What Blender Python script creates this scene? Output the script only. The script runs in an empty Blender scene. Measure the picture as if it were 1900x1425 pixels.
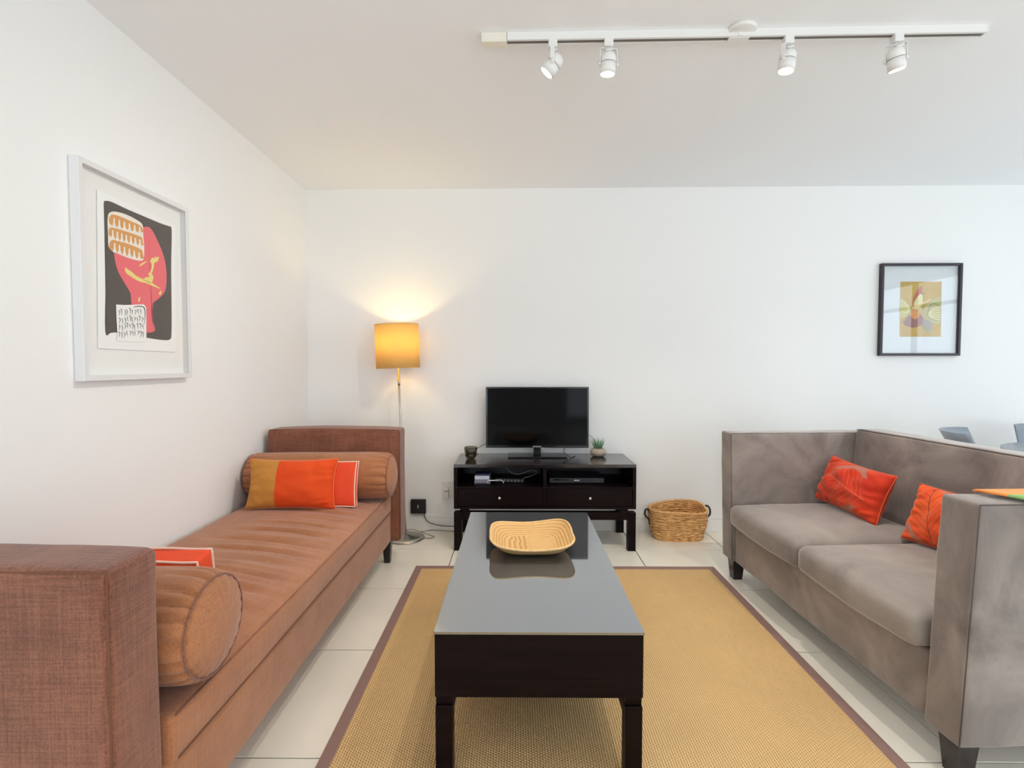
import bpy, bmesh, math, random
from mathutils import Vector, Matrix, noise
random.seed(7)
R = math.radians
SC = bpy.context.scene
COL = SC.collection

# ------------------------------------------------------------------ camera
FPX = 939.0
CAM_H = 1.223
PITCH = math.atan(34.5 / FPX)
YAW = math.atan(8.0 / FPX)
cd = bpy.data.cameras.new('camera')
cam = bpy.data.objects.new('camera', cd)
COL.objects.link(cam)
cd.sensor_width = 36.0
cd.lens = FPX / 1900 * 36.0
cam.location = (0, 0, CAM_H)
cam.rotation_euler = (math.pi / 2 - PITCH, 0, YAW)
cd.clip_start = 0.02
SC.camera = cam

# ------------------------------------------------------------------ world, lights, exposure
w = bpy.data.worlds.new('daylight')
SC.world = w
w.use_nodes = True
bg = w.node_tree.nodes['Background']
bg.inputs[0].default_value = (0.80, 0.90, 1.0, 1)
bg.inputs[1].default_value = 1.2
SC.view_settings.view_transform = 'Standard'
SC.view_settings.look = 'None'
SC.view_settings.exposure = 0.33
SC.view_settings.gamma = 1.0
SC.view_settings.use_curve_mapping = False
SC.cycles.max_bounces = 12
SC.cycles.diffuse_bounces = 7
SC.cycles.glossy_bounces = 5
SC.cycles.transmission_bounces = 8
SC.cycles.transparent_max_bounces = 10
SC.cycles.sample_clamp_indirect = 6.0
SC.cycles.caustics_reflective = False
SC.cycles.caustics_refractive = False


def area(name, loc, rot, sx, sy, power, col):
    l = bpy.data.lights.new(name, 'AREA')
    l.shape = 'RECTANGLE'
    l.size = sx
    l.size_y = sy
    l.energy = power
    l.color = col
    o = bpy.data.objects.new(name, l)
    COL.objects.link(o)
    o.location = loc
    o.rotation_euler = rot
    return o


# daylight arriving at the glazed right wall and the glazed rear wall
area('daylight_right', (5.35, 0.15, 1.25), (0, R(90), 0), 2.3, 5.6, 46, (0.84, 0.90, 1.0))
area('daylight_rear', (2.85, -3.55, 1.3), (R(90), 0, 0), 3.8, 2.3, 54, (0.84, 0.92, 1.0))
area('rear_left_fill', (-1.0, -3.55, 1.3), (R(90), 0, 0), .9, 2.3, 44, (0.84, 0.92, 1.0))  # added fill through an unseen window, raised to light the sofa front

# ------------------------------------------------------------------ measuring helpers (pixel of the photo -> real point on a real plane)
CP = Vector((0, 0, CAM_H))
FW = Vector((-math.sin(YAW) * math.cos(PITCH), math.cos(YAW) * math.cos(PITCH), -math.sin(PITCH)))
RT = Vector((math.cos(YAW), math.sin(YAW), 0))
UP = RT.cross(FW)


def ray(x, y):
    return FW + RT * ((x - 950) / FPX) + UP * ((712.5 - y) / FPX)


def on(i, v, x, y):
    d = ray(x, y)
    return CP + d * ((v - CP[i]) / d[i])


# ------------------------------------------------------------------ object helpers
def tag(o, label=None, cat=None, group=None, kind=None):
    if label: o['label'] = label
    if cat: o['category'] = cat
    if group: o['group'] = group
    if kind: o['kind'] = kind
    return o


def thing(name, label, cat, loc=(0, 0, 0), rz=0.0, group=None, rot=None):
    o = bpy.data.objects.new(name, None)
    COL.objects.link(o)
    o.empty_display_size = 0.05
    o.location = loc
    o.rotation_euler = rot if rot else (0, 0, rz)
    return tag(o, label, cat, group)


def obj(name, bm, mats, parent=None, smooth=False, loc=None, rot=None, kind=None, label=None):
    me = bpy.data.meshes.new(name)
    bm.normal_update()
    bm.to_mesh(me)
    bm.free()
    if not isinstance(mats, (list, tuple)):
        mats = [mats]
    for m in mats:
        me.materials.append(m)
    if smooth:
        for p in me.polygons:
            p.use_smooth = True
    o = bpy.data.objects.new(name, me)
    COL.objects.link(o)
    if parent: o.parent = parent
    if loc: o.location = loc
    if rot: o.rotation_euler = rot
    if kind: o['kind'] = kind
    if label: o['label'] = label
    return o


def BM():
    return bmesh.new()


def bx(bm, x0, x1, y0, y1, z0, z1, bev=0.0, seg=2, mat=0):
    vs = [bm.verts.new((x, y, z)) for z in (z0, z1) for y in (y0, y1) for x in (x0, x1)]
    f = []
    for q in ((0, 2, 3, 1), (4, 5, 7, 6), (0, 1, 5, 4), (2, 6, 7, 3), (0, 4, 6, 2), (1, 3, 7, 5)):
        fc = bm.faces.new([vs[i] for i in q])
        fc.material_index = mat
        f.append(fc)
    if bev > 0:
        es = list({e for fc in f for e in fc.edges})
        bmesh.ops.bevel(bm, geom=es, offset=bev, segments=seg, profile=0.5, affect='EDGES')
    return bm


def lathe(bm, prof, seg=32, cx=0, cy=0, mat=0, cap0=True, cap1=True):
    rings = []
    for r, z in prof:
        rings.append([bm.verts.new((cx + r * math.cos(2 * math.pi * i / seg), cy + r * math.sin(2 * math.pi * i / seg), z)) for i in range(seg)])
    for a, b in zip(rings, rings[1:]):
        for i in range(seg):
            j = (i + 1) % seg
            bm.faces.new((a[i], a[j], b[j], b[i])).material_index = mat
    if cap0: bm.faces.new(rings[0][::-1]).material_index = mat
    if cap1: bm.faces.new(rings[-1]).material_index = mat
    return bm


def tube(bm, pts, r, sides=8, closed=False, mat=0, rfun=None):
    pts = [Vector(p) for p in pts]
    n = len(pts)
    rings = []
    prev = None
    for i, p in enumerate(pts):
        if closed:
            t = pts[(i + 1) % n] - pts[i - 1]
        else:
            t = pts[min(i + 1, n - 1)] - pts[max(i - 1, 0)]
        if t.length < 1e-9: t = Vector((0, 0, 1))
        t.normalize()
        if prev is None:
            a = Vector((0, 0, 1)) if abs(t.z) < 0.9 else Vector((1, 0, 0))
            u = t.cross(a).normalized()
        else:
            u = (prev - t * prev.dot(t))
            if u.length < 1e-6: u = t.orthogonal()
            u.normalize()
        prev = u
        v = t.cross(u)
        rr = rfun(i / max(1, n - 1)) if rfun else r
        rings.append([bm.verts.new(p + (u * math.cos(2 * math.pi * k / sides) + v * math.sin(2 * math.pi * k / sides)) * rr) for k in range(sides)])
    m = n if closed else n - 1
    for i in range(m):
        a, b = rings[i], rings[(i + 1) % n]
        for k in range(sides):
            j = (k + 1) % sides
            bm.faces.new((a[k], a[j], b[j], b[k])).material_index = mat
    if not closed:
        bm.faces.new(rings[0][::-1]).material_index = mat
        bm.faces.new(rings[-1]).material_index = mat
    bmesh.ops.recalc_face_normals(bm, faces=bm.faces)
    return bm


def spline(pts, k=8, closed=False):
    pts = [Vector(p) for p in pts]
    n = len(pts)
    out = []
    m = n if closed else n - 1
    for i in range(m):
        g = (lambda q: pts[q % n]) if closed else (lambda q: pts[max(0, min(n - 1, q))])
        p0, p1, p2, p3 = g(i - 1), g(i), g(i + 1), g(i + 2)
        for s in range(k):
            t = s / k
            out.append(0.5 * ((2 * p1) + (p2 - p0) * t + (2 * p0 - 5 * p1 + 4 * p2 - p3) * t * t + (3 * p1 - p0 - 3 * p2 + p3) * t ** 3))
    if not closed: out.append(pts[-1])
    return out


def soft_box(sx, sy, sz, r, n=(8, 8, 3), seg=4, disp=None):
    """closed rounded box centred on the origin, quads only, optional displacement(p, normal)"""
    axs = []
    for s, m in zip((sx, sy, sz), n):
        h = s / 2
        rr = min(r, h * 0.999)
        c = [-h + rr * (1 - math.cos(0.5 * math.pi * q / seg)) for q in range(seg)]
        inner = [-h + rr + (2 * (h - rr)) * q / m for q in range(m + 1)]
        c2 = c + inner + [-q for q in c[::-1]]
        axs.append(c2)
    X, Y, Z = axs
    half = (sx / 2, sy / 2, sz / 2)
    bm = bmesh.new()
    V = {}

    def vert(i, j, k):
        key = (i, j, k)
        if key in V: return V[key]
        p = Vector((X[i], Y[j], Z[k]))
        q = Vector([max(-(half[a] - min(r, half[a] * .999)), min(half[a] - min(r, half[a] * .999), p[a])) for a in range(3)])
        d = p - q
        if d.length > 1e-9:
            d.normalize()
        p = q + d * min(r, min(half) * .999) if r <= min(half) else Vector([q[a] + d[a] * min(r, half[a]) for a in range(3)])
        if disp: p = disp(p, d)
        V[key] = bm.verts.new(p)
        return V[key]
    nx, ny, nz = len(X) - 1, len(Y) - 1, len(Z) - 1
    for i in range(nx):
        for j in range(ny):
            bm.faces.new((vert(i, j, 0), vert(i, j + 1, 0), vert(i + 1, j + 1, 0), vert(i + 1, j, 0)))
            bm.faces.new((vert(i, j, nz), vert(i + 1, j, nz), vert(i + 1, j + 1, nz), vert(i, j + 1, nz)))
    for i in range(nx):
        for k in range(nz):
            bm.faces.new((vert(i, 0, k), vert(i + 1, 0, k), vert(i + 1, 0, k + 1), vert(i, 0, k + 1)))
            bm.faces.new((vert(i, ny, k), vert(i, ny, k + 1), vert(i + 1, ny, k + 1), vert(i + 1, ny, k)))
    for j in range(ny):
        for k in range(nz):
            bm.faces.new((vert(0, j, k), vert(0, j, k + 1), vert(0, j + 1, k + 1), vert(0, j + 1, k)))
            bm.faces.new((vert(nx, j, k), vert(nx, j + 1, k), vert(nx, j + 1, k + 1), vert(nx, j, k + 1)))
    return bm


def shift(bm, v):
    bmesh.ops.translate(bm, verts=bm.verts, vec=Vector(v))
    return bm


def xform(bm, m):
    bmesh.ops.transform(bm, verts=bm.verts, matrix=m)
    return bm


def nz(p, s, seed=0.0):
    return noise.noise(Vector((p[0] * s + seed, p[1] * s - seed, p[2] * s + 2 * seed)))


# ------------------------------------------------------------------ materials
def lin(r, g, b):
    return tuple(((c / 255) / 12.92 if c / 255 <= .04045 else ((c / 255 + .055) / 1.055) ** 2.4) for c in (r, g, b)) + (1,)


class Mat:
    def __init__(s, name):
        s.m = bpy.data.materials.new(name)
        s.m.use_nodes = True
        s.t = s.m.node_tree
        s.b = s.t.nodes['Principled BSDF']

    def node(s, kind, **kw):
        n = s.t.nodes.new(kind)
        for k, v in kw.items():
            if hasattr(n, k): setattr(n, k, v)
        return n

    def set(s, **kw):
        for k, v in kw.items():
            s.b.inputs[k.replace('_', ' ')].default_value = v
        return s

    def link(s, a, b):
        s.t.links.new(a, b)


def plain(name, rgb, rough=.5, metal=0.0, spec=.5, vary=0.0, scale=20, bump=0.0, bscale=200, coat=0.0):
    M = Mat(name)
    c = lin(*rgb)
    M.set(Base_Color=c, Roughness=rough, Metallic=metal)
    M.b.inputs['Specular IOR Level'].default_value = spec
    M.b.inputs['Coat Weight'].default_value = coat
    tc = M.node('ShaderNodeTexCoord')
    if vary > 0:
        n = M.node('ShaderNodeTexNoise'); n.inputs['Scale'].default_value = scale; n.inputs['Detail'].default_value = 5
        M.link(tc.outputs['Object'], n.inputs['Vector'])
        r = M.node('ShaderNodeValToRGB')
        r.color_ramp.elements[0].position = .3; r.color_ramp.elements[1].position = .7
        r.color_ramp.elements[0].color = tuple(x * (1 - vary) for x in c[:3]) + (1,)
        r.color_ramp.elements[1].color = tuple(min(1, x * (1 + vary)) for x in c[:3]) + (1,)
        M.link(n.outputs['Fac'], r.inputs['Fac']); M.link(r.outputs['Color'], M.b.inputs['Base Color'])
    if bump > 0:
        n = M.node('ShaderNodeTexNoise'); n.inputs['Scale'].default_value = bscale; n.inputs['Detail'].default_value = 3
        M.link(tc.outputs['Object'], n.inputs['Vector'])
        bp = M.node('ShaderNodeBump'); bp.inputs['Strength'].default_value = bump; bp.inputs['Distance'].default_value = .002
        M.link(n.outputs['Fac'], bp.inputs['Height']); M.link(bp.outputs['Normal'], M.b.inputs['Normal'])
    return M.m


def linen(name, dark, light, fine=260.0):
    """slubby woven cloth: threads running along each local axis"""
    M = Mat(name)
    M.set(Roughness=.9)
    M.b.inputs['Specular IOR Level'].default_value = .2
    M.b.inputs['Sheen Weight'].default_value = .25
    M.b.inputs['Sheen Roughness'].default_value = .6
    tc = M.node('ShaderNodeTexCoord')
    acc = None
    for k, sc in enumerate(((fine, 9, fine), (9, fine, fine), (fine, fine, 9))):
        mp = M.node('ShaderNodeMapping'); mp.inputs['Scale'].default_value = sc
        mp.inputs['Location'].default_value = (k * 3.1, k * 1.7, k)
        M.link(tc.outputs['Object'], mp.inputs['Vector'])
        n = M.node('ShaderNodeTexNoise'); n.inputs['Scale'].default_value = 1; n.inputs['Detail'].default_value = 2
        M.link(mp.outputs['Vector'], n.inputs['Vector'])
        if acc is None:
            acc = n.outputs['Fac']
        else:
            a = M.node('ShaderNodeMath', operation='ADD')
            M.link(acc, a.inputs[0]); M.link(n.outputs['Fac'], a.inputs[1]); acc = a.outputs[0]
    big = M.node('ShaderNodeTexNoise'); big.inputs['Scale'].default_value = 7; big.inputs['Detail'].default_value = 4
    M.link(tc.outputs['Object'], big.inputs['Vector'])
    a = M.node('ShaderNodeMath', operation='MULTIPLY_ADD'); a.inputs[1].default_value = .9
    M.link(big.outputs['Fac'], a.inputs[0]); M.link(acc, a.inputs[2])
    mr = M.node('ShaderNodeMapRange'); mr.inputs['From Min'].default_value = 1.55; mr.inputs['From Max'].default_value = 2.35
    M.link(a.outputs[0], mr.inputs['Value'])
    mx = M.node('ShaderNodeValToRGB')
    mx.color_ramp.elements[0].color = lin(*dark); mx.color_ramp.elements[1].color = lin(*light)
    M.link(mr.outputs['Result'], mx.inputs['Fac']); M.link(mx.outputs['Color'], M.b.inputs['Base Color'])
    bp = M.node('ShaderNodeBump'); bp.inputs['Strength'].default_value = .12; bp.inputs['Distance'].default_value = .001
    M.link(acc, bp.inputs['Height']); M.link(bp.outputs['Normal'], M.b.inputs['Normal'])
    return M.m


def velvet(name, dark, light, sheen=.6, scale=3.2, tint=(1, .96, .93, 1)):
    M = Mat(name)
    M.set(Roughness=.75)
    M.b.inputs['Specular IOR Level'].default_value = .15
    M.b.inputs['Sheen Weight'].default_value = sheen
    M.b.inputs['Sheen Roughness'].default_value = .35
    M.b.inputs['Sheen Tint'].default_value = tint
    tc = M.node('ShaderNodeTexCoord')
    n = M.node('ShaderNodeTexNoise'); n.inputs['Scale'].default_value = scale; n.inputs['Detail'].default_value = 6
    n.inputs['Roughness'].default_value = .6; n.inputs['Distortion'].default_value = .8
    M.link(tc.outputs['Object'], n.inputs['Vector'])
    r = M.node('ShaderNodeValToRGB')
    r.color_ramp.elements[0].position = .32; r.color_ramp.elements[1].position = .68
    r.color_ramp.elements[0].color = lin(*dark); r.color_ramp.elements[1].color = lin(*light)
    M.link(n.outputs['Fac'], r.inputs['Fac']); M.link(r.outputs['Color'], M.b.inputs['Base Color'])
    n2 = M.node('ShaderNodeTexNoise'); n2.inputs['Scale'].default_value = 16; n2.inputs['Detail'].default_value = 8
    M.link(tc.outputs['Object'], n2.inputs['Vector'])
    bp = M.node('ShaderNodeBump'); bp.inputs['Strength'].default_value = .18; bp.inputs['Distance'].default_value = .01
    M.link(n2.outputs['Fac'], bp.inputs['Height']); M.link(bp.outputs['Normal'], M.b.inputs['Normal'])
    return M.m


def wood(name, dark, light, rough=.25, grain=(3, 60, 60), coat=.2, spec=.5):
    M = Mat(name)
    M.b.inputs['Specular IOR Level'].default_value = spec
    M.set(Roughness=rough)
    M.b.inputs['Coat Weight'].default_value = coat
    M.b.inputs['Coat Roughness'].default_value = .15
    tc = M.node('ShaderNodeTexCoord')
    mp = M.node('ShaderNodeMapping'); mp.inputs['Scale'].default_value = grain
    M.link(tc.outputs['Object'], mp.inputs['Vector'])
    n = M.node('ShaderNodeTexNoise'); n.inputs['Scale'].default_value = 1.0; n.inputs['Detail'].default_value = 6; n.inputs['Distortion'].default_value = .6
    M.link(mp.outputs['Vector'], n.inputs['Vector'])
    r = M.node('ShaderNodeValToRGB')
    r.color_ramp.elements[0].position = .3; r.color_ramp.elements[1].position = .75
    r.color_ramp.elements[0].color = lin(*dark); r.color_ramp.elements[1].color = lin(*light)
    M.link(n.outputs['Fac'], r.inputs['Fac']); M.link(r.outputs['Color'], M.b.inputs['Base Color'])
    return M.m


def glass_pane(name, f0=.04, tint=(1, 1, 1, 1)):
    """thin window or picture glass: lets light straight through, mirrors more at a glancing angle (Schlick)"""
    M = Mat(name)
    M.t.nodes.remove(M.b)
    out = M.t.nodes['Material Output']
    tr = M.node('ShaderNodeBsdfTransparent'); tr.inputs[0].default_value = tint
    gl = M.node('ShaderNodeBsdfGlossy'); gl.inputs['Roughness'].default_value = 0.01
    ge = M.node('ShaderNodeNewGeometry')
    dt = M.node('ShaderNodeVectorMath', operation='DOT_PRODUCT'); M.link(ge.outputs['Incoming'], dt.inputs[0]); M.link(ge.outputs['Normal'], dt.inputs[1])
    ab = M.node('ShaderNodeMath', operation='ABSOLUTE'); M.link(dt.outputs['Value'], ab.inputs[0])
    sb = M.node('ShaderNodeMath', operation='SUBTRACT'); sb.inputs[0].default_value = 1; M.link(ab.outputs[0], sb.inputs[1])
    pw = M.node('ShaderNodeMath', operation='POWER'); pw.inputs[1].default_value = 5; M.link(sb.outputs[0], pw.inputs[0])
    ma = M.node('ShaderNodeMath', operation='MULTIPLY_ADD'); ma.inputs[1].default_value = 1 - f0; ma.inputs[2].default_value = f0; M.link(pw.outputs[0], ma.inputs[0])
    mx = M.node('ShaderNodeMixShader')
    M.link(ma.outputs[0], mx.inputs[0]); M.link(tr.outputs[0], mx.inputs[1]); M.link(gl.outputs[0], mx.inputs[2])
    M.link(mx.outputs[0], out.inputs[0])
    return M.m


def glow(name, rgb, strength):
    M = Mat(name)
    M.b.inputs['Base Color'].default_value = lin(*rgb)
    M.b.inputs['Emission Color'].default_value = lin(*rgb)
    M.b.inputs['Emission Strength'].default_value = strength
    return M.m


m_wall = plain('wall_paint', (240, 240, 238), .85, spec=.2, bump=.05, bscale=60)
m_ceiling = plain('ceiling_paint', (244, 246, 248), .9, spec=.2)
m_trim = plain('skirting_paint', (238, 237, 234), .4)
m_winframe = plain('window_frame_paint', (226, 228, 230), .4)
m_tile = plain('floor_tile_glaze', (238, 232, 218), .30, vary=.06, scale=2.5, spec=.5)
m_grout = plain('grout', (58, 50, 44), .9)
m_linen_shaded = linen('terracotta_linen_shaded', (104, 60, 43), (146, 92, 68))  # darker copy of the seat cloth, shade on the arms put into the colour
m_linen_lit = linen('terracotta_linen_lit', (144, 88, 52), (176, 116, 76), 420)  # same cloth, lighter copy for the better lit seat, base and bolsters
m_thread = plain('brown_seam', (112, 72, 52), .9)
m_velvet = velvet('taupe_velvet', (112, 103, 99), (160, 149, 142), .7)
m_velvet_seat = velvet('taupe_velvet_seat', (116, 107, 101), (156, 146, 138), .9, 2.4)
m_velvet_seam = plain('taupe_seam', (84, 76, 74), .8)
m_dark_leg = wood('dark_leg_wood', (22, 14, 13), (34, 22, 20), .3)
m_esp = wood('espresso_wood', (12, 5, 6), (24, 11, 13), .40, coat=0, spec=.12)
m_esp_top = wood('espresso_wood_polished', (18, 11, 12), (32, 22, 23), .14, coat=.5)
m_black_gap = plain('shelf_inside', (10, 7, 8), .5)

M = Mat('smoked_glass_top')
M.set(Base_Color=(0.39, 0.41, 0.43, 1), Metallic=.86, Roughness=.035)
m_glasstop = M.m

m_screen = plain('television_screen', (5, 5, 7), .06, spec=.10)
m_bezel = plain('glossy_black_plastic', (9, 9, 11), .12, spec=.4)
m_black = plain('black_plastic', (17, 15, 16), .4)
m_white_print = plain('white_lettering', (215, 215, 215), .5)
m_chrome = plain('brushed_nickel', (190, 186, 178), .28, metal=1.0)
m_knob = plain('polished_knob', (225, 222, 218), .15, metal=.9)
m_white_metal = plain('white_track_enamel', (232, 231, 228), .35)
m_slot = plain('track_slot_shadow_grey', (110, 104, 100), .7)
m_bulb = glow('lit_lamp_disc', (255, 236, 190), 14)
m_cord_w = plain('white_cable', (225, 222, 222), .5)
m_cord_g = plain('grey_cable', (110, 104, 100), .5)
m_cord_b = plain('black_cable', (24, 22, 24), .5)
m_socket = plain('socket_plastic', (225, 222, 214), .4)
m_wframe = plain('white_picture_frame', (226, 226, 226), .45)
m_mat = plain('picture_mat_board', (242, 242, 238), .9)
m_paper = plain('print_paper', (248, 248, 245), .8)
m_inkdark = plain('charcoal_ink', (88, 80, 75), .9, vary=.04)
m_inkpink = plain('coral_ink', (240, 112, 118), .9)
m_inktan = plain('tan_ink', (222, 160, 92), .9)
m_inkcream = plain('cream_ink', (244, 236, 222), .9)
m_inkyel = plain('yellow_ink', (240, 222, 132), .9)
m_inkblack = plain('script_ink', (80, 76, 70), .9)
m_bframe = plain('dark_picture_frame', (40, 35, 42), .35)
m_pane = glass_pane('picture_glass', .065)
m_pane_soft = glass_pane('picture_glass_soft', .015)
m_window_glass = glass_pane('window_glass', .04)
m_orange = velvet('orange_cotton_velvet', (214, 70, 26), (232, 88, 38), .3, 2.0, (1, .7, .5, 1))
m_coral = velvet('coral_cotton_velvet', (226, 72, 42), (240, 92, 58), .3, 2.0, (1, .7, .5, 1))
m_ochre = velvet('ochre_cotton_velvet', (188, 126, 56), (206, 146, 74), .3, 2.0, (1, .85, .6, 1))
m_piping = plain('pale_piping', (246, 208, 188), .8)
m_piping_red = plain('red_piping', (214, 92, 60), .8)

# rug weave
M = Mat('sisal_weave')
M.set(Roughness=.92)
M.b.inputs['Specular IOR Level'].default_value = .15
tc = M.node('ShaderNodeTexCoord')
nn = M.node('ShaderNodeTexNoise'); nn.inputs['Scale'].default_value = 38; nn.inputs['Detail'].default_value = 2
M.link(tc.outputs['Object'], nn.inputs['Vector'])
sep = M.node('ShaderNodeSeparateXYZ'); M.link(tc.outputs['Object'], sep.inputs[0])


def sine(M, sock, freq, wob, wsock):
    a = M.node('ShaderNodeMath', operation='MULTIPLY'); a.inputs[1].default_value = freq; M.link(sock, a.inputs[0])
    b = M.node('ShaderNodeMath', operation='MULTIPLY_ADD'); b.inputs[1].default_value = wob; M.link(wsock, b.inputs[0]); M.link(a.outputs[0], b.inputs[2])
    c = M.node('ShaderNodeMath', operation='SINE'); M.link(b.outputs[0], c.inputs[0])
    return c.outputs[0], b.outputs[0]


sxo, phx = sine(M, sep.outputs[0], 2 * math.pi / .0085, 1.6, nn.outputs['Fac'])
# rows shift by half a cell from one rib to the next
hs = M.node('ShaderNodeMath', operation='MULTIPLY'); hs.inputs[1].default_value = 0.5; M.link(phx, hs.inputs[0])
yy = M.node('ShaderNodeMath', operation='MULTIPLY'); yy.inputs[1].default_value = 2 * math.pi / .0105; M.link(sep.outputs[1], yy.inputs[0])
ys = M.node('ShaderNodeMath', operation='ADD'); M.link(hs.outputs[0], ys.inputs[0]); M.link(yy.outputs[0], ys.inputs[1])
sy_ = M.node('ShaderNodeMath', operation='SINE'); M.link(ys.outputs[0], sy_.inputs[0])
ad = M.node('ShaderNodeMath', operation='MULTIPLY_ADD'); ad.inputs[1].default_value = .7; M.link(sy_.outputs[0], ad.inputs[0]); M.link(sxo, ad.inputs[2])
mr = M.node('ShaderNodeMapRange'); mr.inputs['From Min'].default_value = -1.5; mr.inputs['From Max'].default_value = 1.0
M.link(ad.outputs[0], mr.inputs['Value'])
rp = M.node('ShaderNodeValToRGB')
rp.color_ramp.elements[0].color = lin(150, 116, 78); rp.color_ramp.elements[1].color = lin(228, 192, 138)
e = rp.color_ramp.elements.new(.45); e.color = lin(216, 178, 124)
M.link(mr.outputs['Result'], rp.inputs['Fac'])
bn = M.node('ShaderNodeTexNoise'); bn.inputs['Scale'].default_value = 3; bn.inputs['Detail'].default_value = 6
M.link(tc.outputs['Object'], bn.inputs['Vector'])
hsv = M.node('ShaderNodeHueSaturation')
mr2 = M.node('ShaderNodeMapRange'); mr2.inputs['To Min'].default_value = .88; mr2.inputs['To Max'].default_value = 1.12
M.link(bn.outputs['Fac'], mr2.inputs['Value']); M.link(mr2.outputs['Result'], hsv.inputs['Value']); M.link(rp.outputs['Color'], hsv.inputs['Color'])
M.link(hsv.outputs['Color'], M.b.inputs['Base Color'])
bp = M.node('ShaderNodeBump'); bp.inputs['Strength'].default_value = .5; bp.inputs['Distance'].default_value = .002
M.link(ad.outputs[0], bp.inputs['Height']); M.link(bp.outputs['Normal'], M.b.inputs['Normal'])
m_sisal = M.m
m_rugborder = plain('mauve_cotton_binding', (142, 112, 104), .85, vary=.05, scale=60, bump=.3, bscale=900)

# ------------------------------------------------------------------ the room
CEIL = 2.51
A_ = Vector((-1.548, 3.75, 0))
ULEFT = Vector((-.0144, 1, 0)).normalized()
LEFT_RZ = math.pi / 2 + math.atan(.0144)
BACK_RZ = -math.atan(.0111)
XR, YR = 5.0, -3.2

root = obj('floor', bx(BM(), -1.75, XR + .15, YR - .15, 3.85, -.12, -.008), m_grout); tag(root, kind='structure')
tile_cache = {}
gx = [-1.6 - .012 + .6 * i for i in range(0, 12)]
x_edges = [-1.612] + [-1.012 + .6 * i for i in range(0, 11)]
xs = [-1.612 + .6 * i for i in range(12)]
ys_ = [3.328 - .6 * i for i in range(-1, 12)]
for i in range(11):
    for j in range(12):
        x0, x1 = xs[i], min(xs[i + 1], XR)
        y1, y0 = min(ys_[j], 3.76), max(ys_[j + 1], YR)
        if x1 - x0 < .02 or y1 - y0 < .02: continue
        key = (round(x1 - x0, 3), round(y1 - y0, 3))
        if key not in tile_cache:
            hx, hy = key[0] / 2 - .0026, key[1] / 2 - .0026
            t = obj('tile', bx(BM(), -hx, hx, -hy, hy, -.008, 0, .001, 1), m_tile, root)
            tile_cache[key] = t.data
        else:
            t = bpy.data.objects.new('tile', tile_cache[key]); COL.objects.link(t); t.parent = root
        t.location = ((x0 + x1) / 2, (y0 + y1) / 2, 0)

tag(obj('ceiling', bx(BM(), -1.75, XR + .15, YR - .15, 3.9, CEIL, CEIL + .12), m_ceiling), kind='structure')


def wall_quad(name, p0, p1, thick, z0=-.12, z1=CEIL, mat=None):
    """wall slab whose room face runs p0->p1, thickness to the left of that direction"""
    p0, p1 = Vector(p0), Vector(p1)
    d = (p1 - p0).normalized(); n = Vector((-d.y, d.x)) * thick
    bm = BM()
    a = [Vector((q.x, q.y)) for q in (p0, p1, p1 + n, p0 + n)]
    lo = [bm.verts.new((q.x, q.y, z0)) for q in a]; hi = [bm.verts.new((q.x, q.y, z1)) for q in a]
    bm.faces.new(lo[::-1]); bm.faces.new(hi)
    for i in range(4):
        bm.faces.new((lo[i], lo[(i + 1) % 4], hi[(i + 1) % 4], hi[i]))
    return tag(obj(name, bm, mat or m_wall), kind='structure')


def left_x(y): return -1.548 + (3.75 - y) * .0144
def back_y(x): return 3.748 - (x + 1.56) * .0111


wall_quad('wall_left', (left_x(YR - .1), YR - .1), (left_x(3.9), 3.9), .15)
wall_quad('wall_back', (-1.75, back_y(-1.75)), (XR + .15, back_y(XR + .15)), .15)
# skirting: a board with a thinner moulded top
bm = BM(); bx(bm, -1.545, XR, -.014, 0, 0, .088, .002, 1); bx(bm, -1.545, XR, -.009, 0, .0885, .106, .003, 2)
o = obj('baseboard_back', bm, m_trim, loc=(0, back_y(0) - .0003, 0), rot=(0, 0, BACK_RZ)); tag(o, kind='structure')
bm = BM(); bx(bm, -6.7, -.02, .0, .014, 0, .088, .002, 1); bx(bm, -6.7, -.02, .0, .009, .0885, .106, .003, 2)
# local x runs along the wall, local y into the wall
xform(bm, Matrix.Scale(-1, 4, (0, 1, 0))); bmesh.ops.reverse_faces(bm, faces=bm.faces)
o = obj('baseboard_left', bm, m_trim, loc=(-1.548 + .0003, 3.75, 0), rot=(0, 0, LEFT_RZ)); tag(o, kind='structure')


def glazed_wall(name, along, fixed, lo, hi, openings, thick=.15):
    """wall with window openings; along 'x' or 'y'"""
    bm = BM()

    def seg(a, b, z0, z1):
        if along == 'x': bx(bm, a, b, fixed - thick, fixed, z0, z1)
        else: bx(bm, fixed, fixed + thick, a, b, z0, z1)
    c = lo
    for (a, b, z0, z1) in openings:
        if a - c > .001: seg(c, a, -.12, CEIL)
        if z0 > 0: seg(a, b, -.12, z0)
        else: seg(a, b, -.12, 0)
        seg(a, b, z1, CEIL)
        c = b
    if hi - c > .001: seg(c, hi, -.12, CEIL)
    return tag(obj(name, bm, m_wall), kind='structure')


glazed_wall('wall_right', 'y', XR, YR - .15, 3.9, [(-2.6, 2.9, .05, 2.32)])
glazed_wall('wall_rear', 'x', YR, -1.75, XR + .15, [(-1.4, -.62, .05, 2.36), (1.0, 4.7, .05, 2.36)])


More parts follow.
